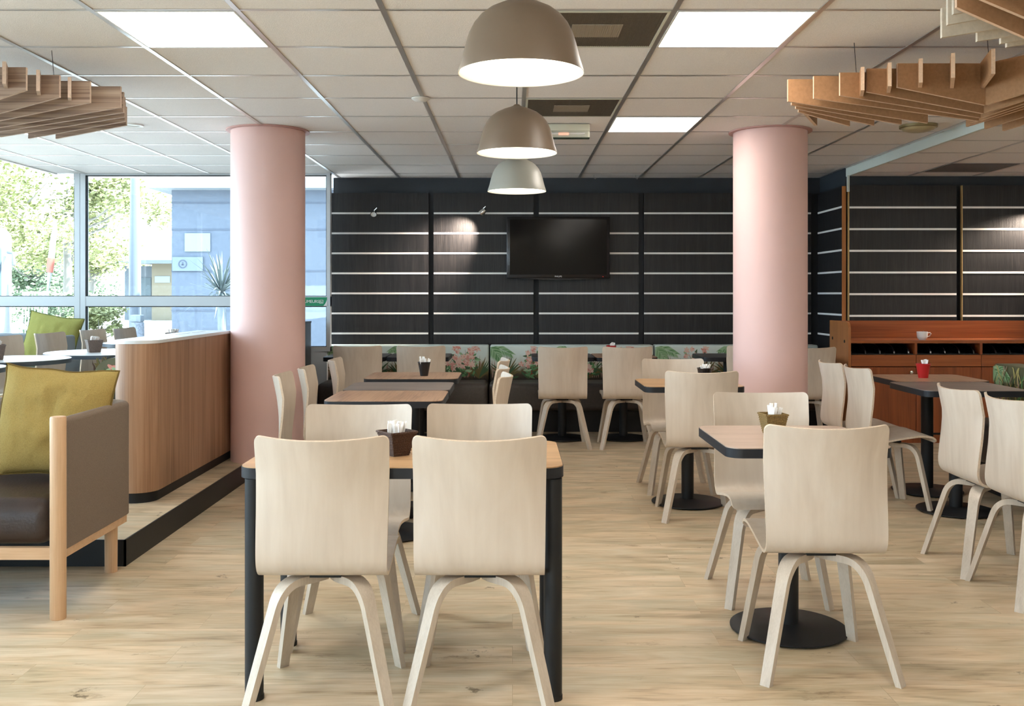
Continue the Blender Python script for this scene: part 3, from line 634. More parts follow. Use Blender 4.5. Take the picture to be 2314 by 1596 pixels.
# ================================================================ CHAIRS
def make_chair(label, cat='chair'):
    t = thing('cafe_chair', label, cat, (0, 0, 0), 0, 'bent plywood cafe chairs')
    prof = catmull([(0.243, 0.418), (0.236, 0.438), (0.212, 0.451), (0.15, 0.455), (0.06, 0.444), (-0.03, 0.428), (-0.085, 0.418), (-0.125, 0.420), (-0.153, 0.440), (-0.166, 0.475), (-0.171, 0.54), (-0.176, 0.63), (-0.187, 0.72), (-0.203, 0.80), (-0.214, 0.85)], 4)
    n = len(prof); ln = [0]
    for i in range(1, n): ln.append(ln[-1] + (prof[i]-prof[i-1]).length)
    # resample ends finer for the rounded corners
    def at(s):
        s = min(max(s, 0), ln[-1])
        for i in range(1, n):
            if ln[i] >= s - 1e-9:
                k = (s-ln[i-1])/(ln[i]-ln[i-1]); p = prof[i-1].lerp(prof[i], k); d = (prof[i]-prof[i-1]).normalized(); return p, d
        return prof[-1], (prof[-1]-prof[-2]).normalized()
    R = 0.022; S = [R*(1-math.cos(math.pi/2*i/6)) for i in range(7)]
    S = [s for s in S] + [R + (ln[-1]-2*R)*i/44 for i in range(1, 44)] + [ln[-1]-s for s in reversed(S)]
    nx = 12; top = []; bot = []
    for s in S:
        p, d = at(s); nrm = Vector((0, -d.y, d.x))   # points up / to the sitter
        u = s/ln[-1]
        hw = 0.200 + 0.004*min(1, u/0.3) + 0.007*max(0, (u-0.5)/0.5)
        e = min(s, ln[-1]-s)
        if e < R: hw -= R - math.sqrt(max(R*R - (R-e)**2, 0))
        curv = 0.062*max(0, min(1, (u-0.42)/0.45))**1.2
        for j in range(nx+1):
            x = -hw + 2*hw*j/nx; q = (x/0.21)**2
            c = Vector((x, p.x, p.y)) + Vector((0, curv*q, 0)) + Vector((0, 0, 0.011*q*max(0, (u-0.9)/0.1)))
            top.append(c + nrm*0.0055); bot.append(c - nrm*0.0055)
    ns = len(S); W = nx+1; mb = MB(); v = top + bot; O = len(top); f = []; fe = []
    for i in range(ns-1):
        for j in range(nx):
            a = i*W+j; f.append((a, a+1, a+W+1, a+W)); f.append((O+a, O+a+W, O+a+W+1, O+a+1))
        a = i*W; fe.append((a, a+W, O+a+W, O+a)); a = i*W+nx; fe.append((a, O+a, O+a+W, a+W))
    for j in range(nx):
        fe.append((j, O+j, O+j+1, j+1)); a = (ns-1)*W+j; fe.append((a, a+1, O+a+1, O+a))
    mb.add(v, f, 0); o2 = len(mb.f)
    for q in fe: mb.f.append(q); mb.m.append(1)
    mb.build('seat_shell', ['birch', 'ply'], t, smooth=50)
    # legs
    for fx, fy in ((-0.222, -0.222), (0.222, -0.222), (-0.205, 0.208), (0.205, 0.208)):
        d = Vector((fx, fy, 0)); r = d.length; d.normalize(); tg = Vector((-d.y, d.x, 0))
        zc = 0.388; rc = 0.185 if fy < 0 else 0.205; path = [(0.012, zc-0.004), (0.06, zc), (rc-0.06, zc)]
        foot = Vector((r, 0)); corner = Vector((rc, zc)); dn = (foot-corner).normalized()
        P0 = Vector((rc-0.06, zc)); P2 = corner + dn*0.075
        for k in range(1, 9):
            u = k/8; path.append(tuple(P0*(1-u)**2 + corner*2*u*(1-u) + P2*u*u))
        for k in (1, 2, 3): path.append(tuple(P2.lerp(foot, k/3)))
        mb = MB(); V = []; n = len(path)
        for i, (rr, z) in enumerate(path):
            a = Vector(path[max(i-1, 0)]); c = Vector(path[min(i+1, n-1)]); dd = (c-a).normalized()
            nr = Vector((-dd.y, dd.x))         # in radial plane
            if i == n-1: nr = Vector((1, 0)); 
            u = i/(n-1)
            wv = 0.026 - 0.008*max(0, (u-0.5)/0.5); th = 0.0125 - 0.002*u
            if i == 0: wv *= 0.35
            for sa, sb in ((1, 1), (1, -1), (-1, -1), (-1, 1)):
                pr = Vector((rr, z)) + nr*th*sb
                V.append(d*pr.x + Vector((0, 0, max(pr.y, 0))) + tg*wv*sa)
        Fc = []
        for i in range(n-1):
            for k in range(4): Fc.append((i*4+k, i*4+(k+1) % 4, (i+1)*4+(k+1) % 4, (i+1)*4+k))
        Fc.append((3, 2, 1, 0)); Fc.append(tuple((n-1)*4+k for k in range(4)))
        mb.add(V, Fc); mb.build('leg', 'legw', t, smooth=35)
    MB().box(-0.05, 0.05, -0.09, -0.03, 0.397, 0.416).box(-0.06, 0.06, 0.03, 0.09, 0.397, 0.436).build('mounting_block', 'rubber', t, smooth=0)
    return t
CH_SPEC = [
 (-0.596, 3.19, 0, 0, 'pale birch cafe chair at front left, its back to us, tucked under the long table'),
 (-0.103, 3.19, 0, 0, 'pale birch cafe chair at front centre, right of its twin, back to us'),
 (-0.612, 3.74, 180, 0, 'pale birch cafe chair facing us across the long table, left, behind dark basket'),
 (-0.132, 3.76, 180, 0, 'pale birch cafe chair facing us across the long table, right one'),
 (1.068, 3.45, -1, 0, 'pale birch cafe chair in right foreground, back to us, in front of the golden basket'),
 (1.108, 4.22, 178, 0, 'pale birch cafe chair facing us behind the golden basket table'),
 (1.092, 5.75, -1, 0, 'birch cafe chair with streaky grain, back to us, near the right column'),
 (1.095, 6.50, 180, 0, 'birch cafe chair facing us behind the oak pedestal table, left of the right column'),
 (0.425, 8.35, 0, 0, 'birch cafe chair back to us at the far bench, below the television, left one'),
 (0.968, 8.35, 0, 0, 'birch cafe chair back to us at the far bench, red pot behind it'),
 (-1.33, 8.50, 0, 0, 'birch cafe chair back to us at the far bench, first from the window'),
 (-0.785, 8.50, 0, 0, 'birch cafe chair back to us at the far bench, behind the black sugar pot'),
 (-1.11, 5.42, -86, 0, 'birch cafe chair seen sideways before the pink left column, nearest of three'),
 (-1.085, 5.93, -86, 0, 'birch cafe chair seen from the side, middle of three left of the pedestal tables'),
 (-1.04, 6.66, -86, 0, 'birch cafe chair seen from the side, farthest of three left of the pedestal tables'),
 (-0.215, 5.36, 88, 0, 'birch cafe chair seen edge on, nearest of three right of the pedestal tables'),
 (-0.235, 5.92, 88, 0, 'birch cafe chair seen edge on, middle of three right of the pedestal tables'),
 (-0.235, 6.62, 88, 0, 'birch cafe chair seen edge on, farthest of three right of the pedestal tables'),
 (2.25, 6.41, -90, 0, 'white looking cafe chair at the sideboard tables, farthest of the row'),
 (2.27, 5.97, -90, 0, 'white looking cafe chair at the sideboard tables, second farthest, below the red pot'),
 (2.285, 4.66, -90, 0, 'white looking cafe chair at right, second from the right edge of the photo'),
 (2.295, 4.20, -90, 0, 'white looking cafe chair nearest the right edge of the photo'),
 (2.50, 8.30, 0, 0, 'shaded cafe chair back to us between right column and sideboard'),
 (2.05, 8.50, 0, 0, 'cafe chair almost hidden behind the right column, only its left edge showing'),
 (-3.73, 7.35, -104, PZ, 'grey looking cafe chair by the window at far left edge, behind the first round table'),
 (-3.66, 8.00, -97, PZ, 'grey looking cafe chair by the window in front of the olive cushion'),
 (-3.63, 8.75, -96, PZ, 'grey looking cafe chair by the window mullion, behind the woven basket'),
 (-3.50, 9.14, -95, PZ, 'grey looking cafe chair by the window, rightmost, behind the far round table'),
]
chair0 = None
for x, y, rz, z, lb in CH_SPEC:
    if chair0 is None:
        chair0 = make_chair(lb); chair0.location = (x, y, z); chair0.rotation_euler = (0, 0, math.radians(rz))
    else: dup(chair0, lb, (x, y, z), rz)

# ================================================================ TABLES
TZ = 0.75
def ped_table(label, x, y, sx, sy, topmat, z=0.0, cham=0.055):
    t = thing('pedestal_table', label, 'table', (x, y, z), 0, 'square pedestal tables')
    P = rrect(-sx/2, sx/2, -sy/2, sy/2, cham, 5); Pi = rrect(-sx/2+0.0025, sx/2-0.0025, -sy/2+0.0025, sy/2-0.0025, cham-0.002, 5)
    MB().prism(Pi, TZ-0.004, TZ).build('tabletop', topmat, t, smooth=0)
    MB().prism(P, TZ-0.037, TZ-0.0035).build('edge_band', 'blackedge', t, smooth=30)
    MB().cyl(0, 0, 0.012, TZ-0.05, 0.038, seg=28).build('post', 'black', t)
    MB().rbox(-0.11, 0.11, -0.11, 0.11, TZ-0.052, TZ-0.037, 0.004, 2).build('mounting_plate', 'black', t)
    MB().lathe([(0.0, 0.004), (0.214, 0.004), (0.222, 0.008), (0.222, 0.013), (0.212, 0.017), (0.06, 0.024), (0.045, 0.03), (0.0, 0.03)], 56).build('base', 'black', t)
    b = MB()
    for a in range(4):
        an = math.radians(45+90*a); b.cyl(0.19*math.cos(an), 0.19*math.sin(an), 0.0, 0.005, 0.012, seg=12)
    b.build('foot_pad', 'rubber', t)
    return t
PT = [
 (1.07, 3.775, 0.60, 0.60, 'top_rose', 'rosy beige square pedestal table carrying the golden basket'),
 (1.09, 6.06, 0.60, 0.55, 'top_oak', 'golden oak pedestal table left of the right column'),
 (-0.67, 5.28, 0.62, 0.54, 'top_oaky', 'brown oak pedestal table in the left row, nearest of three'),
 (-0.67, 5.83, 0.62, 0.52, 'top_grey', 'grey brown pedestal table in the left row, middle of three'),
 (-0.665, 6.60, 0.62, 0.54, 'top_oaky', 'brown oak pedestal table in the left row with the black sugar pot'),
 (-1.385, 8.76, 0.545, 0.58, 'top_dark', 'charcoal pedestal table at the far bench nearest the window'),
 (-0.83, 8.76, 0.545, 0.58, 'top_dark', 'charcoal pedestal table at the far bench, second from the window'),
 (0.447, 8.76, 0.545, 0.58, 'top_dark', 'charcoal pedestal table at the far bench below the television'),
 (0.998, 8.76, 0.545, 0.58, 'top_oaky', 'brown pedestal table at the far bench with the red sugar pot'),
 (1.935, 8.76, 0.545, 0.58, 'top_dark', 'charcoal pedestal table at the far bench just left of the right column'),
 (2.49, 8.76, 0.545, 0.58, 'top_dark', 'charcoal pedestal table at the far bench hidden behind the right column'),
 (2.73, 6.41, 0.60, 0.53, 'top_oaky', 'brown pedestal table by the sideboard with the red pot'),
 (2.655, 5.83, 0.60, 0.58, 'top_grey', 'grey brown pedestal table in front of the sideboard table'),
 (2.775, 4.50, 0.60, 0.60, 'top_oak', 'golden oak pedestal table cut by the right edge of the photo'),
]
for x, y, sx, sy, mt, lb in PT: ped_table(lb, x, y, sx, sy, mt)
# long front table on four legs
t = thing('dining_table', 'long golden oak table with black edge and four black tube legs, front centre', 'table', (-0.355, 3.375, 0))
sx, sy = 1.04, 0.57
MB().prism(rrect(-sx/2+0.0025, sx/2-0.0025, -sy/2+0.0025, sy/2-0.0025, 0.058, 8), TZ-0.004, TZ).build('tabletop', 'top_oak', t, smooth=0)
MB().prism(rrect(-sx/2, sx/2, -sy/2, sy/2, 0.06, 8), TZ-0.037, TZ-0.0035).build('edge_band', 'blackedge', t, smooth=30)
MB().prism(rrect(-sx/2+0.02, sx/2-0.02, -sy/2+0.02, sy/2-0.02, 0.05, 8), TZ-0.041, TZ-0.037).build('underside', 'beechx', t, smooth=30)
for px, py in ((-0.475, -0.245), (0.485, -0.245), (-0.475, 0.235), (0.485, 0.235)):
    l = MB().cyl(px, py, 0.012, TZ-0.041, 0.0295, 0.0295, 28).build('leg', 'black', t)
    MB().cyl(px, py, 0.0, 0.014, 0.031, seg=24).build('foot_cap', 'rubber', l)
def round_table(label, x, y, r):
    t = thing('round_table', label, 'table', (x, y, PZ), 0, 'white round tables by the window')
    MB().lathe([(0, TZ), (r-0.004, TZ), (r, TZ-0.003), (0, TZ-0.003)], 64).build('tabletop', 'top_white', t, smooth=30)
    MB().lathe([(0, TZ-0.003), (r, TZ-0.003), (r, TZ-0.03), (0, TZ-0.03)], 64).build('edge_band', mat('slate_edge', (0.055, 0.075, 0.10), 0.4), t, smooth=30)
    MB().cyl(0, 0, 0.012, TZ-0.03, 0.038, seg=24).build('post', 'black', t)
    MB().lathe([(0.0, 0.0), (0.22, 0.0), (0.22, 0.01), (0.05, 0.025), (0.0, 0.025)], 48).build('base', 'black', t)
round_table('white round table by the window with woven basket, beside the partition', -2.985, 7.2, 0.44)
round_table('white round table at the far left edge with woven basket', -3.30, 6.42, 0.36)
round_table('white round table at far left behind the mustard cushion', -3.30, 5.62, 0.34)
round_table('farthest white round table by the window, peeping over the partition', -3.22, 8.62, 0.38)

# ================================================================ BENCHES WITH BOTANICAL PRINT
def leaf_blade(mb, base, ang, ln, wd, mi, y, bend=0.0):
    """flat leaf in the x-z plane at depth y"""
    n = 4; L_ = []; R_ = []
    p = Vector(base); a = ang
    for i in range(n+1):
        u = i/n; wv = wd*math.sin(math.pi*min(0.97, 0.12+0.85*u))
        d = Vector((math.sin(a), math.cos(a))); nn = Vector((d.y, -d.x))
        L_.append(p - nn*wv); R_.append(p + nn*wv)
        p = p + d*ln/n; a += bend/n
    v = [(q.x, y, q.y) for q in L_] + [(q.x, y, q.y) for q in R_]
    f = [(i, i+1, n+1+i+1, n+1+i) for i in range(n)]
    mb.add(v, f, mi)
def clipb(mb, n0, x0, x1, z0, z1):
    """clamp vertices added since n0 into the panel"""
    for i in range(n0, len(mb.v)):
        x, y, z = mb.v[i]; mb.v[i] = (min(max(x, x0), x1), y, min(max(z, z0), z1))
PM = ['print', 'g1', 'g2', 'g3', 'olive', 'pk', 'pk2', 'spike', 'red', 'bluevinyl']
def print_motifs(mb, W, z0, z1, y, rnd):
    k = 0
    def Y():
        nonlocal k; k += 1; return y - 0.0008 - 0.000004*k
    n0 = len(mb.v); H = z1-z0
    # tall mauve grass spikes
    for _ in range(int(46*W)):
        x = rnd.uniform(0.02, W-0.02)
        if abs(x/W-0.18) < 0.06: continue
        leaf_blade(mb, (x, z0+0.02), rnd.uniform(-0.12, 0.12), H*rnd.uniform(0.35, 0.66), 0.005, 7, Y(), rnd.uniform(-0.2, 0.2))
    # fern fans
    for cx in (0.10, 0.30, 0.46, 0.60, 0.74, 0.94):
        for i in range(15):
            a = -0.9 + 1.8*i/14 + rnd.uniform(-0.05, 0.05)
            leaf_blade(mb, (cx*W, z0+0.01), a, H*rnd.uniform(0.42, 0.70), 0.009, rnd.choice((4, 4, 2)), Y(), a*0.5)
    # flower shrub with red stems, towards the right
    for cx, hh in ((0.87*W, 0.95), (0.79*W, 0.66), (0.26*W, 0.9), (0.60*W, 0.5)):
        for _ in range(9):
            leaf_blade(mb, (cx+rnd.uniform(-0.02, 0.02), z0+0.03), rnd.uniform(-0.35, 0.35), H*hh*rnd.uniform(0.6, 0.9), 0.003, 8, Y(), rnd.uniform(-0.2, 0.2))
        for _ in range(44):
            x = cx + rnd.gauss(0, 0.05); z = z0 + H*rnd.uniform(0.08, hh*0.8)
            leaf_blade(mb, (x, z), rnd.uniform(-2.2, 2.2), rnd.uniform(0.04, 0.075), 0.011, rnd.choice((1, 2, 2, 3)), Y(), rnd.uniform(-0.6, 0.6))
        for _ in range(int(20*hh)):
            x = cx + rnd.gauss(0, 0.055); z = z0 + H*rnd.uniform(hh*0.45, hh*1.02)
            for q in range(6):
                leaf_blade(mb, (x, z), q*1.047+rnd.uniform(-0.2, 0.2), rnd.uniform(0.022, 0.04), 0.0085, rnd.choice((5, 6, 6)), Y(), 0.3)
    # palm fronds hanging in from the top left and top middle
    for cx, sgn, sc in ((0.0, 1, 1.0), (0.47*W, -1, 0.6)):
        for fr, a0 in ((0.22, 1.75), (0.17, 2.3)):
            px, pz, a = cx, z1-0.015, a0*sgn if sgn > 0 else -a0
            for i in range(24):
                u = i/23; px += math.sin(a)*fr*sc/24; pz += math.cos(a)*fr*sc/24; a += 0.012*sgn
                for s2 in (-1, 1):
                    leaf_blade(mb, (px, pz), a + s2*(0.85-0.3*u), 0.10*sc*(1-0.5*u), 0.0035, rnd.choice((1, 3, 3)), Y(), s2*-0.2+0.5*sgn)
    clipb(mb, n0, 0.004, W-0.004, z0+0.002, z1-0.006)
def bench(label, loc, rz, W, ztop=0.803, zseat=0.467, dseat=0.42, seed=1, back_t=0.19, roll=False, dense=False):
    """local: x 0..W, front towards -y, back face of backrest at y=0"""
    t = thing('upholstered_bench', label, 'bench', loc, rz, 'upholstered benches')
    fy = -back_t
    mb = MB()
    if roll:
        prof = [(fy, zseat-0.05)] + [(fy/2 + fy/2*math.cos(math.pi*i/12)*1.0, ztop-abs(fy)/2 + abs(fy)/2*math.sin(math.pi*i/12)) for i in range(13)] + [(0, zseat-0.05)]
        mb.prism(prof, 0.004, W-0.004, 0, 9, axis='X')
    else:
        mb.rbox(0.003, W-0.003, fy, -0.005, zseat-0.05, ztop, 0.018, 4, 0)
    n0 = len(mb.v)
    print_motifs(mb, W, zseat, ztop - (0.07 if roll else 0.004), fy, random.Random(seed))
    if roll:
        rn = random.Random(5)
        for xe in (0.0025, W-0.0025):
            for i in range(26):
                m0 = len(mb.v)
                leaf_blade(mb, (fy/2+rn.gauss(0, 0.035), ztop-0.12+rn.gauss(0, 0.05)), rn.uniform(-3, 3), 0.06, 0.012, rn.choice((1, 2, 3, 5, 8)), 0)
                for q in range(m0, len(mb.v)):
                    a, _, z = mb.v[q]; mb.v[q] = (xe + (0.00003*i if xe > 1 else -0.00003*i), min(max(a, fy+0.015), -0.015), min(z, ztop-0.03))
    if dense:
        rd = random.Random(77); m0 = len(mb.v)
        for i in range(420):
            leaf_blade(mb, (rd.uniform(0.02, W-0.02), rd.uniform(zseat, ztop-0.08)), rd.uniform(-0.9, 0.9), rd.uniform(0.08, 0.16), rd.uniform(0.004, 0.009), rd.choice((10, 10, 4, 2, 1, 7, 10)), fy-0.004-0.000004*i, rd.uniform(-0.9, 0.9))
        clipb(mb, m0, 0.004, W-0.004, zseat, ztop-0.006)
    mb.build('backrest', (['print_dense'] + PM[1:] if dense else PM) + ['goldleaf'], t, smooth=45)
    MB().rbox(0.002, W-0.002, fy-dseat, fy+0.02, zseat-0.26, zseat, 0.045, 5).build('seat_cushion', 'benchseat', t)
    MB().box(0.004, W-0.004, fy-dseat+0.11, -0.02, 0.0, zseat-0.255).build('plinth', 'black', t, smooth=0)
    return t
bench('printed upholstered bench section at the back wall nearest the window', (-1.828, 9.69, 0), 0, 1.60, seed=3)
bench('printed upholstered bench section at the back wall below the television', (-0.221, 9.69, 0), 0, 1.60, seed=4)
bench('printed upholstered bench section at the back wall behind the right column', (1.388, 9.69, 0), 0, 1.60, seed=9)
bench('printed upholstered bench in front of the sideboard at the right edge', (3.46, 6.62, 0), -90, 3.0, ztop=0.83, dseat=0.25, seed=6, dense=True)
bench('printed bench with rolled top behind the partition, by the window', (-2.28, 7.75, PZ), -90, 1.86, ztop=0.79, seed=8, back_t=0.26, roll=True, dense=True)

# ================================================================ SOFAS AND CUSHIONS
def sofa(label, loc, fab, seatm, W=1.42, D=0.74):
    """local: right front post at x=0,y=0; extends to -x and +y; faces -y"""
    t = thing('sofa', label, 'sofa', loc, 0, 'low sofas with wooden posts')
    for x in (0.0, -W):
        MB().lathe([(0.029, 0.0), (0.031, 0.004), (0.031, 0.803), (0.028, 0.81), (0.0, 0.81)], 28, T=Matrix.Translation((x, 0, 0))).build('front_post', 'beech', t)
        MB().cyl(x-0.06 if x == 0 else x+0.06, 0.66, 0, 0.29, 0.028, 0.03, 24).build('rear_leg', 'beech', t)
        MB().box(x-0.014, x+0.014, 0.02, 0.66, 0.235, 0.285).build('side_rail', 'beechx', t, smooth=0)
    # wrap-round upholstered arm and back, one shell: plan path, then height profile
    def plan(off):
        r = 0.10; p = [(0.0+off, 0.024)]
        for i in range(9):
            a = math.pi/2*i/8; p.append((-r + (r+off)*math.cos(a), D-r + (r+off)*math.sin(a)))
        for i in range(9):
            a = math.pi/2 + math.pi/2*i/8; p.append((-W+r + (r+off)*math.cos(a), D-r + (r+off)*math.sin(a)))
        p.append((-W-off, 0.024)); return p
    oz, iz = plan(0.022), plan(-0.03); n = len(oz)
    mb = MB(); V = []; prof = []
    zb, zt = 0.262, 0.800
    rr = 0.022
    # closed cross-section loop from outer bottom round to inner bottom
    sec = [(0, zb+0.01), (0, zt-rr)] + [(0.5-0.5*math.cos(math.pi*i/8), zt-rr+rr*math.sin(math.pi*i/8)) for i in range(1, 8)] + [(1, zt-rr), (1, zb+0.01), (0.5, zb)]
    for i in range(n):
        a, c = Vector(oz[i]), Vector(iz[i])
        fall = 0.0
        if i == 0 or i == n-1: fall = 0.0
        for k, z in sec:
            p = a.lerp(c, k); zz = z
            if i > 0 and i < n-1 and z < 0.4: zz = z + 0.0
            V.append((p.x, p.y, zz))
    m = len(sec); Fc = []
    for i in range(n-1):
        for k in range(m):
            k2 = (k+1) % m; Fc.append((i*m+k, (i+1)*m+k, (i+1)*m+k2, i*m+k2))
    Fc.append(tuple(range(m))); Fc.append(tuple((n-1)*m+k for k in range(m-1, -1, -1)))
    mb.add(V, Fc); mb.build('upholstered_surround', fab, t, smooth=50)
    MB().rbox(-W+0.035, -0.035, 0.0, D-0.035, 0.285, 0.475, 0.07, 6).build('seat_cushion', seatm, t, smooth=60)
    MB().box(-W+0.03, -0.03, 0.0, 0.03, 0.235, 0.283).build('front_rail', 'beechx', t, smooth=0)
    return t
sofa('low sofa with beech posts, taupe sides and dark leather seat, left foreground', (-1.82, 3.90, 0), 'taupe', 'leather')
sofa('grey sofa under the window at far left, daylight blue in its colour', (-4.06, 8.62, PZ), 'greyfab', 'bluevinyl', W=1.36)

def cushion(label, name, loc, rot, size, fab, pipe, th=0.075, seed=2):
    t = thing(name, label, 'cushion', loc); t.rotation_euler = rot
    N = 30; rn = Vector((seed*3.1, seed*1.7, 0)); V = []; Fc = []; ring = {}
    def pt(i, j, s):
        u = -1 + 2*i/N; v = -1 + 2*j/N
        # plump square: sides pulled in between the corners
        x = u*(1 - 0.075*(1-u*u*0.2)*(1-v*v)); z = v*(1 - 0.085*(1-u*u))
        e = max(0.0, (1-abs(u)**2.6)*(1-abs(v)**2.6))
        h = th*e**0.55
        fold = noise.noise(Vector((u*4, v*2, seed)))*0.010*e**0.3 + noise.noise(Vector((u*9, v*3, seed+5)))*0.006*min(1, 4*(1-abs(v)))*e**0.3
        edge = 0.010*noise.noise(Vector((u*2.2, v*2.2, seed+9)))
        return Vector((x*size/2, -s*(h+fold) + edge, z*size/2 + edge))
    idx = {}
    for s in (1, -1):
        for i in range(N+1):
            for j in range(N+1):
                b_ = i in (0, N) or j in (0, N)
                if b_ and (0, i, j) in idx: idx[(s, i, j)] = idx[(0, i, j)]; continue
                idx[(s, i, j)] = len(V)
                if b_: idx[(0, i, j)] = len(V)
                V.append(pt(i, j, s))
    for s in (1, -1):
        for i in range(N):
            for j in range(N):
                q = [idx[(s, i, j)], idx[(s, i+1, j)], idx[(s, i+1, j+1)], idx[(s, i, j+1)]]
                Fc.append(tuple(q if s == 1 else q[::-1]))
    MB().add(V, Fc).build('cover', fab, t, smooth=80)
    loop = [V[idx[(0, i, 0)]] for i in range(N+1)] + [V[idx[(0, N, j)]] for j in range(1, N+1)] + [V[idx[(0, i, N)]] for i in range(N-1, -1, -1)] + [V[idx[(0, 0, j)]] for j in range(N-1, -1, -1)]
    MB().tube(loop, 0.0045, 6).build('piping', pipe, t)
    return t
cushion('mustard yellow square cushion on the dark leather sofa, left foreground', 'cushion', (-2.055, 4.36, 0.728), (math.radians(-14), math.radians(4.5), math.radians(3)), 0.50, 'mustard', 'piping', seed=2)
cushion('olive green square cushion on the sofa under the window', 'cushion', (-4.28, 9.02, PZ+0.73), (math.radians(-12), math.radians(9), math.radians(-6)), 0.53, 'lime', 'limepipe', seed=4)

# ================================================================ SIDEBOARD
t = thing('sideboard', 'cherry wood sideboard with open tray compartments along the right back wall', 'sideboard', (2.92, 8.46, 0))
W = 3.0; D = 0.50
# side panel with rounded top front corner (y-z profile)
prof = [(0.0, 0.0), (D, 0.0), (D, 1.06), (0.07, 1.06)] + [(0.07-0.07*math.sin(math.pi/2*i/8), 0.99+0.07*math.cos(math.pi/2*i/8)) for i in range(1, 9)]
s = MB().prism(prof, 0.0, 0.022, axis='X').build('side_panel', 'cherrys', t, smooth=30)
for y, z in ((0.10, 0.885), (0.42, 0.90)):
    MB().lathe([(0.0, 0), (0.014, 0), (0.014, 0.003), (0.009, 0.004), (0.0, 0.004)], 20, T=Matrix.Translation((0, y, z)) @ Matrix.Rotation(-math.pi/2, 4, 'Y')).build('bolt_cap', 'black', s)
MB().box(0.022, W, D-0.03, D-0.008, 0.90, 1.057).build('back_board', 'cherry', t, smooth=0)
MB().box(0.022, W, 0.004, D-0.03, 0.873, 0.897).build('shelf', 'cherry', t, smooth=0)
MB().box(0.022, W, D-0.03, D-0.008, 0.10, 0.90).build('rear_panel', 'black', t, smooth=0)
MB().box(0.022, W, 0.02, D-0.03, 0.762, 0.776).build('compartment_floor', 'black', t, smooth=0)
MB().box(0.022, W, 0.03, D-0.03, 0.05, 0.075).build('bottom_panel', 'cherry', t, smooth=0)
MB().box(0.022, W, 0.045, 0.06, 0.0, 0.072).build('kickboard', 'cherryz', t, smooth=0)
MB().box(0.022, W, 0.03, 0.045, 0.072, 0.092).build('shadow_gap', 'black', t, smooth=0)
for k in range(1, 6):
    x = 0.022 + 0.567*k
    if x < W: MB().box(x-0.011, x+0.011, 0.006, D-0.03, 0.776, 0.873).build('divider', 'cherryz', t, smooth=0)
for k in range(5):
    x0 = 0.022 + 0.567*k; x1 = min(x0+0.567, W)
    if x1-x0 < 0.2: continue
    MB().rbox(x0+0.002, x1-0.002, 0.0, 0.02, 0.672, 0.772, 0.0015, 1).build('drawer_front', 'cherry', t, smooth=0)
    d = MB().rbox(x0+0.002, x1-0.002, 0.0, 0.02, 0.095, 0.666, 0.0015, 1).build('door', 'cherryz', t, smooth=0)
    xk = x1-0.05 if k % 2 == 0 else x0+0.05
    MB().lathe([(0.006, 0), (0.006, 0.012), (0.014, 0.018), (0.014, 0.024), (0.0, 0.027)], 20, T=Matrix.Translation((xk, 0, 0.622)) @ Matrix.Rotation(math.pi/2, 4, 'X')).build('knob', 'chrome', d)
for k in range(5):
    x0 = 2.92 + 0.022 + 0.567*k + 0.014
    if x0 + 0.5 > 5.92: continue
    tr = thing('tray_insert', ('black tray insert in the sideboard compartment, %s from the left' % ('first', 'second', 'third', 'fourth', 'fifth')[k]), 'tray insert', (x0, 8.47, 0.776), 0, 'black tray inserts in the sideboard')
    MB().box(0, 0.53, 0.0, 0.42, 0.0, 0.006).build('tray_base', 'black', tr, smooth=0)
    for j in range(4):
        xx = 0.11 + 0.125*j
        pf = [(0.0, 0.006), (0.42, 0.006), (0.42, 0.085), (0.16, 0.085)] + [(0.16-0.16*math.sin(math.pi/2*i/6), 0.006+0.079*math.cos(math.pi/2*i/6)) for i in range(1, 6)]
        MB().prism(pf, xx, xx+0.012, axis='X').build('tray_divider', 'tvframe', tr, smooth=30)
# cup
t = thing('coffee_cup', 'white china cup on the sideboard shelf', 'cup', (3.62, 8.60, 0.897))
MB().lathe([(0.0, 0.0), (0.028, 0.0), (0.030, 0.006), (0.040, 0.012), (0.045, 0.030), (0.048, 0.072), (0.045, 0.072), (0.041, 0.03), (0.0, 0.014)], 36).build('bowl', 'china', t, smooth=60)
MB().tube([(0.046, 0, 0.060), (0.068, 0, 0.064), (0.078, 0, 0.054), (0.066, 0, 0.034), (0.043, 0, 0.026)], 0.0045, 8).build('handle', 'china', t, smooth=60)
MB().tube([(-0.02, 0.0, 0.03), (0.012, 0.0, 0.078)], 0.003, 8).build('spoon', 'chrome', t)

# ================================================================ TELEVISION, SPOTS, SIGN
t = thing('television', 'black flat television on the slatted wall', 'television', (0.452, 9.60, 1.755))
MB().rbox(-0.509, 0.509, 0.0, 0.06, -0.300, 0.311, 0.008, 3).build('housing', 'tvframe', t)
MB().box(-0.478, 0.478, -0.0015, 0.001, -0.262, 0.283).build('screen', 'tvscreen', t, smooth=0)
MB().prism([(-0.45, -0.297), (0.45, -0.297), (0.30, -0.305), (0.12, -0.311), (-0.12, -0.311), (-0.30, -0.305)], 0.004, 0.05, axis='Y').build('lower_bezel', 'tvframe', t, smooth=0)
MB().box(-0.12, 0.12, 0.06, 0.118, -0.15, 0.15).build('wall_mount', 'black', t, smooth=0)
text_mesh('logo', 'PHILIPS', 0.020, 'paper', t, (0, -0.001, -0.281), font_scale=1.1)
MB().box(0.438, 0.444, -0.001, 0.002, -0.285, -0.281).build('standby_light', 'ledred', t, smooth=0)
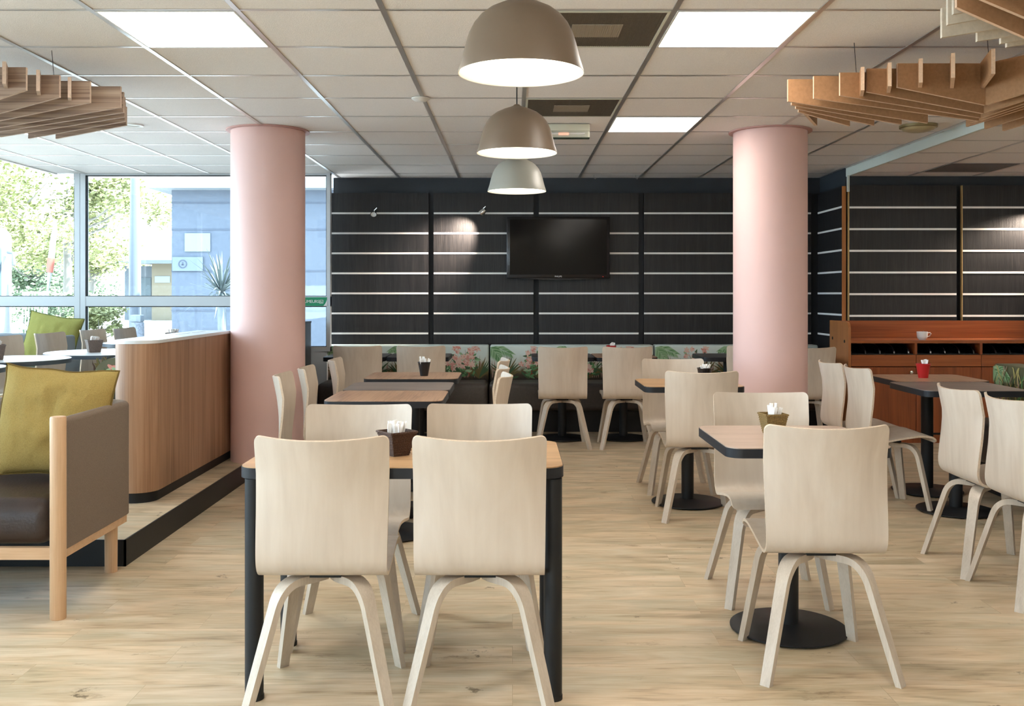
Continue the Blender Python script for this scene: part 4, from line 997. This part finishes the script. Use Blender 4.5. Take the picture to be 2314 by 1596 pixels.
def spot(label, x, y, z, aim, power, reach=0.115):
    t = thing('spot_lamp', label, 'spot lamp', (x, y, z), 0, 'chrome clip spot lamps')
    MB().rbox(-0.012, 0.012, 0.0, reach, -0.012, 0.004, 0.003, 2).build('clip', 'chrome', t)
    MB().tube([(0, 0.03, 0), (0.01, 0.0, 0.03), (0.035, -0.01, 0.052)], 0.006, 10).build('arm', 'chrome', t)
    d = (Vector(aim)-Vector((x, y, z))).normalized()
    q = d.to_track_quat('-Z', 'Y').to_matrix().to_4x4()
    MB().lathe([(0.012, 0.045), (0.022, 0.035), (0.030, 0.0), (0.033, -0.014), (0.028, -0.014), (0.02, 0.02)], 24, T=Matrix.Translation((0, 0, -0.006)) @ q).build('lamp_head', 'chrome', t)
    MB().lathe([(0.0, -0.006), (0.027, -0.011), (0.027, -0.008), (0.0, -0.002)], 24, T=Matrix.Translation((0, 0, -0.006)) @ q).build('bulb', 'china', t)
    if power:
        ld = bpy.data.lights.new('spot_beam', 'SPOT'); ld.energy = power; ld.color = (1, 0.82, 0.66); ld.spot_size = math.radians(74); ld.spot_blend = 1.0; ld.shadow_soft_size = 0.02
        lo = bpy.data.objects.new('spot_beam', ld); COL.objects.link(lo); lo.parent = t
        lo.matrix_local = Matrix.Translation(Vector((0, 0, -0.006)) + d*0.02) @ q
spot('chrome clip spot lamp on the rail near the window, pointing at us', -1.37, 9.61, 2.10, (-1.3, 8.5, 1.2), 0)
spot('chrome clip spot lamp on the rail left of the television, lighting the wall', -0.295, 9.50, 2.105, (-0.61, 9.72, 1.82), 130, 0.219)
spot('chrome clip spot lamp on the right slatted wall, out at the edge', 4.98, 8.82, 2.10, (4.62, 8.98, 1.72), 110, 0.159)
t = thing('window_sign', 'green strip sign reading FUMEURS on the window transom', 'sign', (-1.98, 9.426, 1.228))
MB().box(-0.35, 0.185, -0.002, 0.002, -0.042, 0.042).build('strip', 'green', t, smooth=0)
text_mesh('lettering', 'FUMEURS', 0.040, 'paper', t, (0.028, -0.003, 0.0), font_scale=0.95)
b = MB()
for a in ((0.112, 0.148, 0.012, 0.016), (0.112, 0.148, -0.018, -0.014), (0.112, 0.116, -0.018, 0.016), (0.144, 0.148, -0.018, 0.016), (0.120, 0.140, -0.008, -0.002), (0.122, 0.126, -0.002, 0.006)):
    b.box(a[0], a[1], -0.0035, -0.002, a[2], a[3])
b.build('pictogram', 'paper', t, smooth=0)
MB().add([(0.185, -0.0035, -0.042), (0.185, -0.0035, 0.02), (0.178, -0.0035, 0.0), (0.168, -0.0035, -0.02), (0.15, -0.0035, -0.042)], [(0, 1, 2, 3, 4)]).build('white_swoosh', 'paper', t, smooth=0)
o = MB().tube([tuple(p) for p in catmull([(-4.35, 8.2, 2.46), (-4.42, 8.15, 2.44), (-4.6, 8.1, 2.375), (-4.85, 8.05, 2.34), (-5.2, 8.0, 2.36), (-5.58, 8.0, 2.46)], 5)], 0.006, 6).build('cable', 'gasket')
tag(o, 'thin dark cable sagging from the ceiling edge at top left', 'cable')

# ================================================================ POTS, BASKETS AND SUGAR STICKS
def stick_bundle(cx, cy, z, r, n, ln, group, label, rnd, lean=0.45, wd=0.006):
    proto = None
    for i in range(n):
        if proto is None or i % 3 == 0:
            mb = MB().rbox(-wd, wd, -0.0022, 0.0022, 0, ln*rnd.uniform(0.85, 1.1), 0.0015, 2)
            proto = mb.build('sugar_stick', 'paper', smooth=30); q = proto
        else:
            q = proto.copy(); COL.objects.link(q)
        a = rnd.uniform(0, 6.28); rr = r*math.sqrt(rnd.random())
        q.location = (cx+rr*math.cos(a), cy+rr*math.sin(a), z)
        q.rotation_euler = (rnd.uniform(-lean, lean), rnd.uniform(-lean, lean), rnd.uniform(0, 6.28))
        tag(q, label, 'sugar stick', group)
def pot(label, x, y, z, mt, rt, rb, h, stick_label, n=10, seed=1, ln=0.085):
    t = thing('sugar_pot', label, 'pot', (x, y, z))
    MB().lathe([(0.0, 0.0), (rb, 0.0), (rt, h), (rt-0.003, h), (rb-0.002, 0.006), (0.0, 0.006)], 36).build('body', mt, t, smooth=40)
    MB().lathe([(rt-0.001, h-0.003), (rt+0.003, h), (rt-0.001, h+0.003), (rt-0.004, h)], 36).build('rim', mt, t)
    stick_bundle(x, y, z+h-ln*0.62, rt*0.55, n, ln, 'paper sticks: ' + stick_label, stick_label, random.Random(seed), 0.32)
def basket(label, x, y, z, mt, wt, wb, h, rz, stick_label, n=12, seed=1, ln=0.075):
    t = thing('woven_basket', label, 'basket', (x, y, z), rz)
    def sq(a, z): return [(-a, -a, z), (a, -a, z), (a, a, z), (-a, a, z)]
    v = sq(wb/2, 0) + sq(wt/2, h) + sq(wt/2-0.005, h) + sq(wb/2-0.004, 0.006)
    f = [(3, 2, 1, 0), (12, 13, 14, 15)]
    for i in range(4):
        j = (i+1) % 4; f += [(i, j, 4+j, 4+i), (4+i, 4+j, 8+j, 8+i), (8+i, 8+j, 12+j, 12+i)]
    mb = MB().add(v, f)
    # woven courses
    for k in range(1, 9):
        u = k/9; a = (wb + (wt-wb)*u)/2 + 0.0006; zz = h*u
        p = sq(a, zz); mb.tube([p[0], p[1], p[2], p[3], p[0]], 0.0016, 5)
    mb.build('body', mt, t, smooth=30)
    p = sq(wt/2, h); MB().tube([p[0], p[1], p[2], p[3], p[0]], 0.004, 8).build('rim', mt, t)
    stick_bundle(x, y, z+h-ln*0.48, wt*0.27, n, ln, 'paper sticks: ' + stick_label, stick_label, random.Random(seed), 0.27, 0.0075)
basket('dark brown woven basket of wrapped sugar on the long front table', -0.395, 3.33, TZ, 'wicker_dark', 0.100, 0.060, 0.080, 38, 'white wrapped sugar in the dark basket on the front table', 20, 11, 0.06)
basket('golden woven basket on the rosy beige pedestal table', 1.025, 3.83, TZ, 'wicker_gold', 0.088, 0.060, 0.078, 8, 'white sugar stick in the golden basket', 14, 12, 0.07)
basket('grey brown basket on the round table beside the partition', -3.06, 7.12, PZ+TZ, 'wicker_grey', 0.105, 0.075, 0.088, 35, 'white sugar stick in the basket beside the partition', 22, 13, 0.06)
basket('grey brown basket on the round table at the far left edge', -3.34, 6.30, PZ+TZ, 'wicker_grey', 0.105, 0.075, 0.095, 30, 'white sugar stick in the basket at the far left edge', 20, 14, 0.06)
basket('brown basket on the farthest round table, showing over the partition', -2.98, 8.55, PZ+TZ, 'wicker_grey', 0.105, 0.08, 0.085, 0, 'white sugar stick in the basket seen over the partition', 18, 15, 0.06)
pot('black tapered sugar pot on the far brown table of the left row', -0.594, 6.55, TZ, 'tvframe', 0.042, 0.026, 0.092, 'white sugar stick in the black pot of the left row', 12, 16)
pot('red tapered sugar pot on the brown table by the sideboard', 2.70, 6.40, TZ, 'redpot', 0.045, 0.030, 0.092, 'white sugar stick in the red pot by the sideboard', 10, 17)
pot('red sugar pot showing above a chair at the far bench', 0.885, 8.72, TZ, 'redpot', 0.045, 0.030, 0.088, 'white sugar stick in the red pot at the far bench', 9, 18)
pot('black sugar pot showing above a chair on the golden oak pedestal table', 1.18, 5.98, TZ, 'tvframe', 0.045, 0.030, 0.095, 'white sugar packet in the black pot near the right column', 16, 19, 0.065)

# ================================================================ OUTSIDE THE WINDOWS
GZ = 0.08
struct(MB().box(-70, 45, 9.96, 130, GZ-0.4, GZ).box(-70, -5.75, -30, 9.96, GZ-0.4, GZ).build('ground', 'ground', smooth=0), 'pale paving outside')
def at(px, Y, z=GZ): return ((px-1158)*Y/F, Y, z)
t = thing('annex_building', 'blue grey concrete building with white cornice close outside the window', 'building', (-5.6, 16.0, GZ))
MB().box(0, 9.0, 0, 6, 0, 5.0).build('wall', 'concrete', t, smooth=0)
b = MB()
for z in (0.95, 1.60, 2.28, 2.72): b.box(-0.004, 9.0, -0.006, 0, z-0.014, z+0.014)
b.build('joint', 'concjoint', t, smooth=0)
MB().box(-0.28, 9.2, -0.35, 6.2, 2.93, 3.13).build('cornice', 'cornice', t, smooth=0)
pl = MB().box(0.02, 0.52, -0.03, 0, 1.60, 1.83).build('mirrored_plaque', mat('pale_mirrored_plaque', (0.09, 0.115, 0.15), 0.7), t, smooth=0)  # stands in for a sign mirrored in the window glass
MB().lathe([(0.055, -0.004), (0.07, -0.004), (0.07, 0.004), (0.055, 0.004), (0.055, -0.004)], 28, T=Matrix.Translation((0.19, -0.034, 1.715)) @ Matrix.Rotation(math.pi/2, 4, 'X')).build('emblem', 'concjoint', pl)
MB().box(0.18, 0.20, -0.038, -0.03, 1.69, 1.745).box(0.165, 0.215, -0.038, -0.03, 1.70, 1.707).build('emblem_mark', 'concjoint', pl, smooth=0)
for x, z0, z1 in ((0.22, 1.92, 2.22), (1.0, 1.0, 2.20)):
    MB().box(x, x+0.42, -0.02, 0.01, z0, z1).build('window', mat('reflecting_pane', (0.12, 0.15, 0.175), 0.2), t, smooth=0)
t = thing('small_house', 'low cream house with pale hipped roof across the car park', 'house', (at(250, 45)[0], 45, GZ))
MB().box(1.9, 9, 0, 7, 0, 2.75).build('wall', 'housew', t, smooth=0)
MB().box(0.25, 1.9, 1.0, 7, 0, 2.55).build('porch_wall', 'gutter', t, smooth=0)
MB().add([(-0.25, -0.5, 2.75), (9, -0.5, 2.75), (9, 7.5, 2.75), (-0.25, 7.5, 2.75), (3.4, 3.4, 4.7), (9, 3.4, 4.7)], [(0, 1, 5, 4), (0, 4, 3), (3, 4, 5, 2), (1, 2, 5), (0, 3, 2, 1)]).build('roof', 'roofw', t, smooth=0)
MB().box(-0.3, 9, -0.58, -0.46, 2.62, 2.78).build('gutter', 'gutter', t, smooth=0)
MB().box(2.05, 2.75, -0.03, 0, 1.75, 2.05).build('air_vent', 'cornice', t, smooth=0)
MB().box(0.6, 1.5, 0.97, 1.0, 1.1, 2.0).build('window', 'dkglass', t, smooth=0)
t = thing('lamp_post', 'thick pale blue grey post rising past the top of the window', 'post', at(305, 22))
MB().lathe([(0.13, 0), (0.13, 2.0), (0.085, 4.5), (0.075, 7.0)], 24).build('shaft', 'pole', t)
MB().lathe([(0.15, 0), (0.15, 0.25), (0.13, 0.3)], 24).build('base_sleeve', 'gutter', t)
x_, y_, z_ = at(310, 16)
t = thing('stone_planter', 'speckled stone bin outside the window at the foot of the post', 'planter', (x_, y_, z_))
MB().lathe([(0.0, 0), (0.10, 0), (0.115, 0.5), (0.11, 0.76), (0.0, 0.76)], 24).build('body', 'planter', t)
MB().rbox(-0.09, 0.09, -0.09, 0.09, 0.76, 0.88, 0.02, 2).build('lid', 'gutter', t)
def tree(label, px, Y, h, cr, z_c, n, lm, trunk_r, name='tree', squash=0.7, seed=1, leaf=0.16):
    x, y, z = at(px, Y); t = thing(name, label, name, (x, y, z))
    rn = random.Random(seed)
    mb = MB().tube([(0, 0, 0), (0.05, 0, h*0.3), (-0.04, 0.1, h*0.55), (0.1, 0, h*0.9)], [trunk_r, trunk_r*0.85, trunk_r*0.6, trunk_r*0.2], 10)
    for i in range(9):
        a = rn.uniform(0, 6.28); z0 = h*rn.uniform(0.25, 0.6); L_ = cr*rn.uniform(0.6, 0.95)
        mb.tube([(0, 0, z0), (L_*0.5*math.cos(a), L_*0.5*math.sin(a), z0+0.22*L_), (L_*math.cos(a), L_*math.sin(a), z0+0.6*L_)], [trunk_r*0.4, trunk_r*0.25, trunk_r*0.08], 6)
    mb.build('trunk', 'bark', t)
    mb = MB(); cl = [(rn.gauss(0, 0.45)*cr, rn.gauss(0, 0.45)*cr, z_c + rn.gauss(0, 0.42)*cr*squash, rn.uniform(0.18, 0.36)*cr) for _ in range(26)]
    for i in range(n):
        cx, cy_, cz, r_ = rn.choice(cl)
        d = Vector((rn.gauss(0, 1), rn.gauss(0, 1), rn.gauss(0, 0.6))).normalized()*r_*rn.random()**0.4
        p = Vector((cx, cy_, cz)) + d
        if p.z < 0.15: p.z = 0.15 + rn.random()*0.3
        a = Vector((rn.gauss(0, 1), rn.gauss(0, 1), rn.gauss(0, 0.5))).normalized(); c = a.orthogonal().normalized()
        s = leaf*rn.uniform(0.6, 1.2)
        mb.add([p - a*s*0.5, p + c*s*0.28, p + a*s*0.5, p - c*s*0.28], [(0, 1, 2, 3)])
    mb.build('foliage', lm, t, smooth=0)
tree('yellow green tree with spreading branches beyond the window mullion', 150, 31, 6.0, 2.7, 3.9, 11000, 'leafy', 0.16, squash=0.6, seed=3, leaf=0.19)
tree('yellow green tree at the left edge of the window', -20, 38, 7.4, 3.2, 4.0, 9000, 'leafy', 0.2, seed=5, leaf=0.27)
tree('fresh green tree far behind the coach', 90, 60, 6, 3.6, 2.4, 8000, 'leafg', 0.2, seed=6, leaf=0.3)
tree('yellow green tree between the mullion and the post', 205, 52, 6.6, 2.4, 3.4, 5000, 'leafy', 0.16, seed=8, leaf=0.26)
tree('rounded green bush left of the mullion', 85, 23, 0.8, 0.75, 0.75, 2600, 'leafg', 0.04, 'bush', 0.7, 11, 0.10)
tree('small rounded green bush just left of the mullion', 150, 25, 0.9, 0.7, 0.7, 2200, 'leafg', 0.04, 'bush', 0.8, 12, 0.10)
tree('rounded green and yellow bush right of the mullion', 225, 20, 0.8, 0.55, 0.8, 2600, 'leafy', 0.04, 'bush', 0.9, 13, 0.10)
tree('darker green hedge bush behind the yellow bush', 205, 29, 1.0, 0.8, 0.9, 2200, 'leafg', 0.04, 'bush', 0.7, 14, 0.13)
# palm before the annex, standing in for a reflection in the window
x_, y_, z_ = at(500, 14.7); t = thing('palm', 'spiky palm added for a reflection seen against the blue grey building', 'palm', (x_, y_, z_))
MB().tube([(0, 0, 0), (0.02, 0, 0.6), (0, 0, 1.25)], [0.09, 0.07, 0.06], 10).build('trunk', 'gutter', t)
mb = MB(); rn = random.Random(4)
for i in range(95):
    a = rn.uniform(0, 6.28); e = rn.uniform(-0.5, 1.3); L_ = rn.uniform(0.5, 0.85)
    p = Vector((0, 0, 1.25)); d = Vector((math.cos(a)*math.cos(e), math.sin(a)*math.cos(e), math.sin(e))); sd = Vector((-math.sin(a), math.cos(a), 0))*0.014
    q1 = p + d*L_*0.6; q2 = p + d*L_ - Vector((0, 0, 0.09))
    mb.add([p-sd, p+sd, q1+sd, q2, q1-sd], [(0, 1, 2, 4), (4, 2, 3)])
mb.build('fronds', mat('grey_green_frond', (0.05, 0.07, 0.07), 0.6), t, smooth=0)
# coach
x_, y_, z_ = at(27, 17); t = thing('minibus', 'white minibus partly visible at the left edge of the window', 'minibus', (x_, y_, z_), 28)
MB().rbox(-2.0, 0.0, 0, 5, 0.3, 2.40, 0.22, 5).build('body', 'busw', t)
MB().rbox(-1.85, -0.14, -0.03, 0.2, 0.95, 2.10, 0.10, 4).build('windscreen', 'dkglass', t)
MB().tube([(-0.06, 0, 1.95), (0.02, -0.15, 1.93), (0.03, -0.2, 1.72)], 0.03, 8).build('mirror', 'gutter', t)
for yy in (0.9, 3.9): MB().lathe([(0.0, -0.12), (0.36, -0.12), (0.36, 0.12), (0.0, 0.12)], 24, T=Matrix.Translation((-0.14, yy, 0.36)) @ Matrix.Rotation(math.pi/2, 4, 'Y')).build('wheel', 'gasket', t)
# leaning parasol pole and slatted chair
t = thing('folded_parasol', 'white folded parasol on a leaning pole with a red band outside', 'parasol', at(90, 17))
T0, T1 = Vector((0, 0, 0)), Vector((0.27, 0, 2.50))
MB().tube([T0, T1*0.5, T1], 0.024, 10).build('pole', 'slatw', t)
MB().tube([T1*0.58, T1*0.75, T1*0.9, T1*1.0], [0.03, 0.055, 0.045, 0.01], 12).build('canopy', 'slatw', t)
MB().tube([T1*0.64, T1*0.74], [0.058, 0.064], 12).build('band', 'redp', t)
x_, y_, z_ = at(78, 13.2); t = thing('garden_chair', 'white slatted garden chair outside behind the olive cushion', 'garden chair', (x_, y_, z_))
b = MB()
for i in range(9):
    x = -0.17 + 0.34*i/8; b.tube([(x, 0, 0.62), (x*0.97, 0.0, 0.9), (x, 0.03, 1.24)], 0.008, 6)
b.tube([(-0.18, 0.03, 1.24), (0.18, 0.03, 1.24)], 0.014, 8); b.build('backrest', 'slatw', t)
MB().rbox(-0.2, 0.2, -0.4, 0.02, 0.42, 0.45, 0.01, 2).build('seat', 'slatw', t)
for lx, ly in ((-0.18, -0.38), (0.18, -0.38), (-0.18, 0.0), (0.18, 0.0)):
    MB().tube([(lx, ly, 0), (lx, ly, 0.64 if ly == 0.0 else 0.43)], 0.014, 8).build('leg', 'slatw', t)
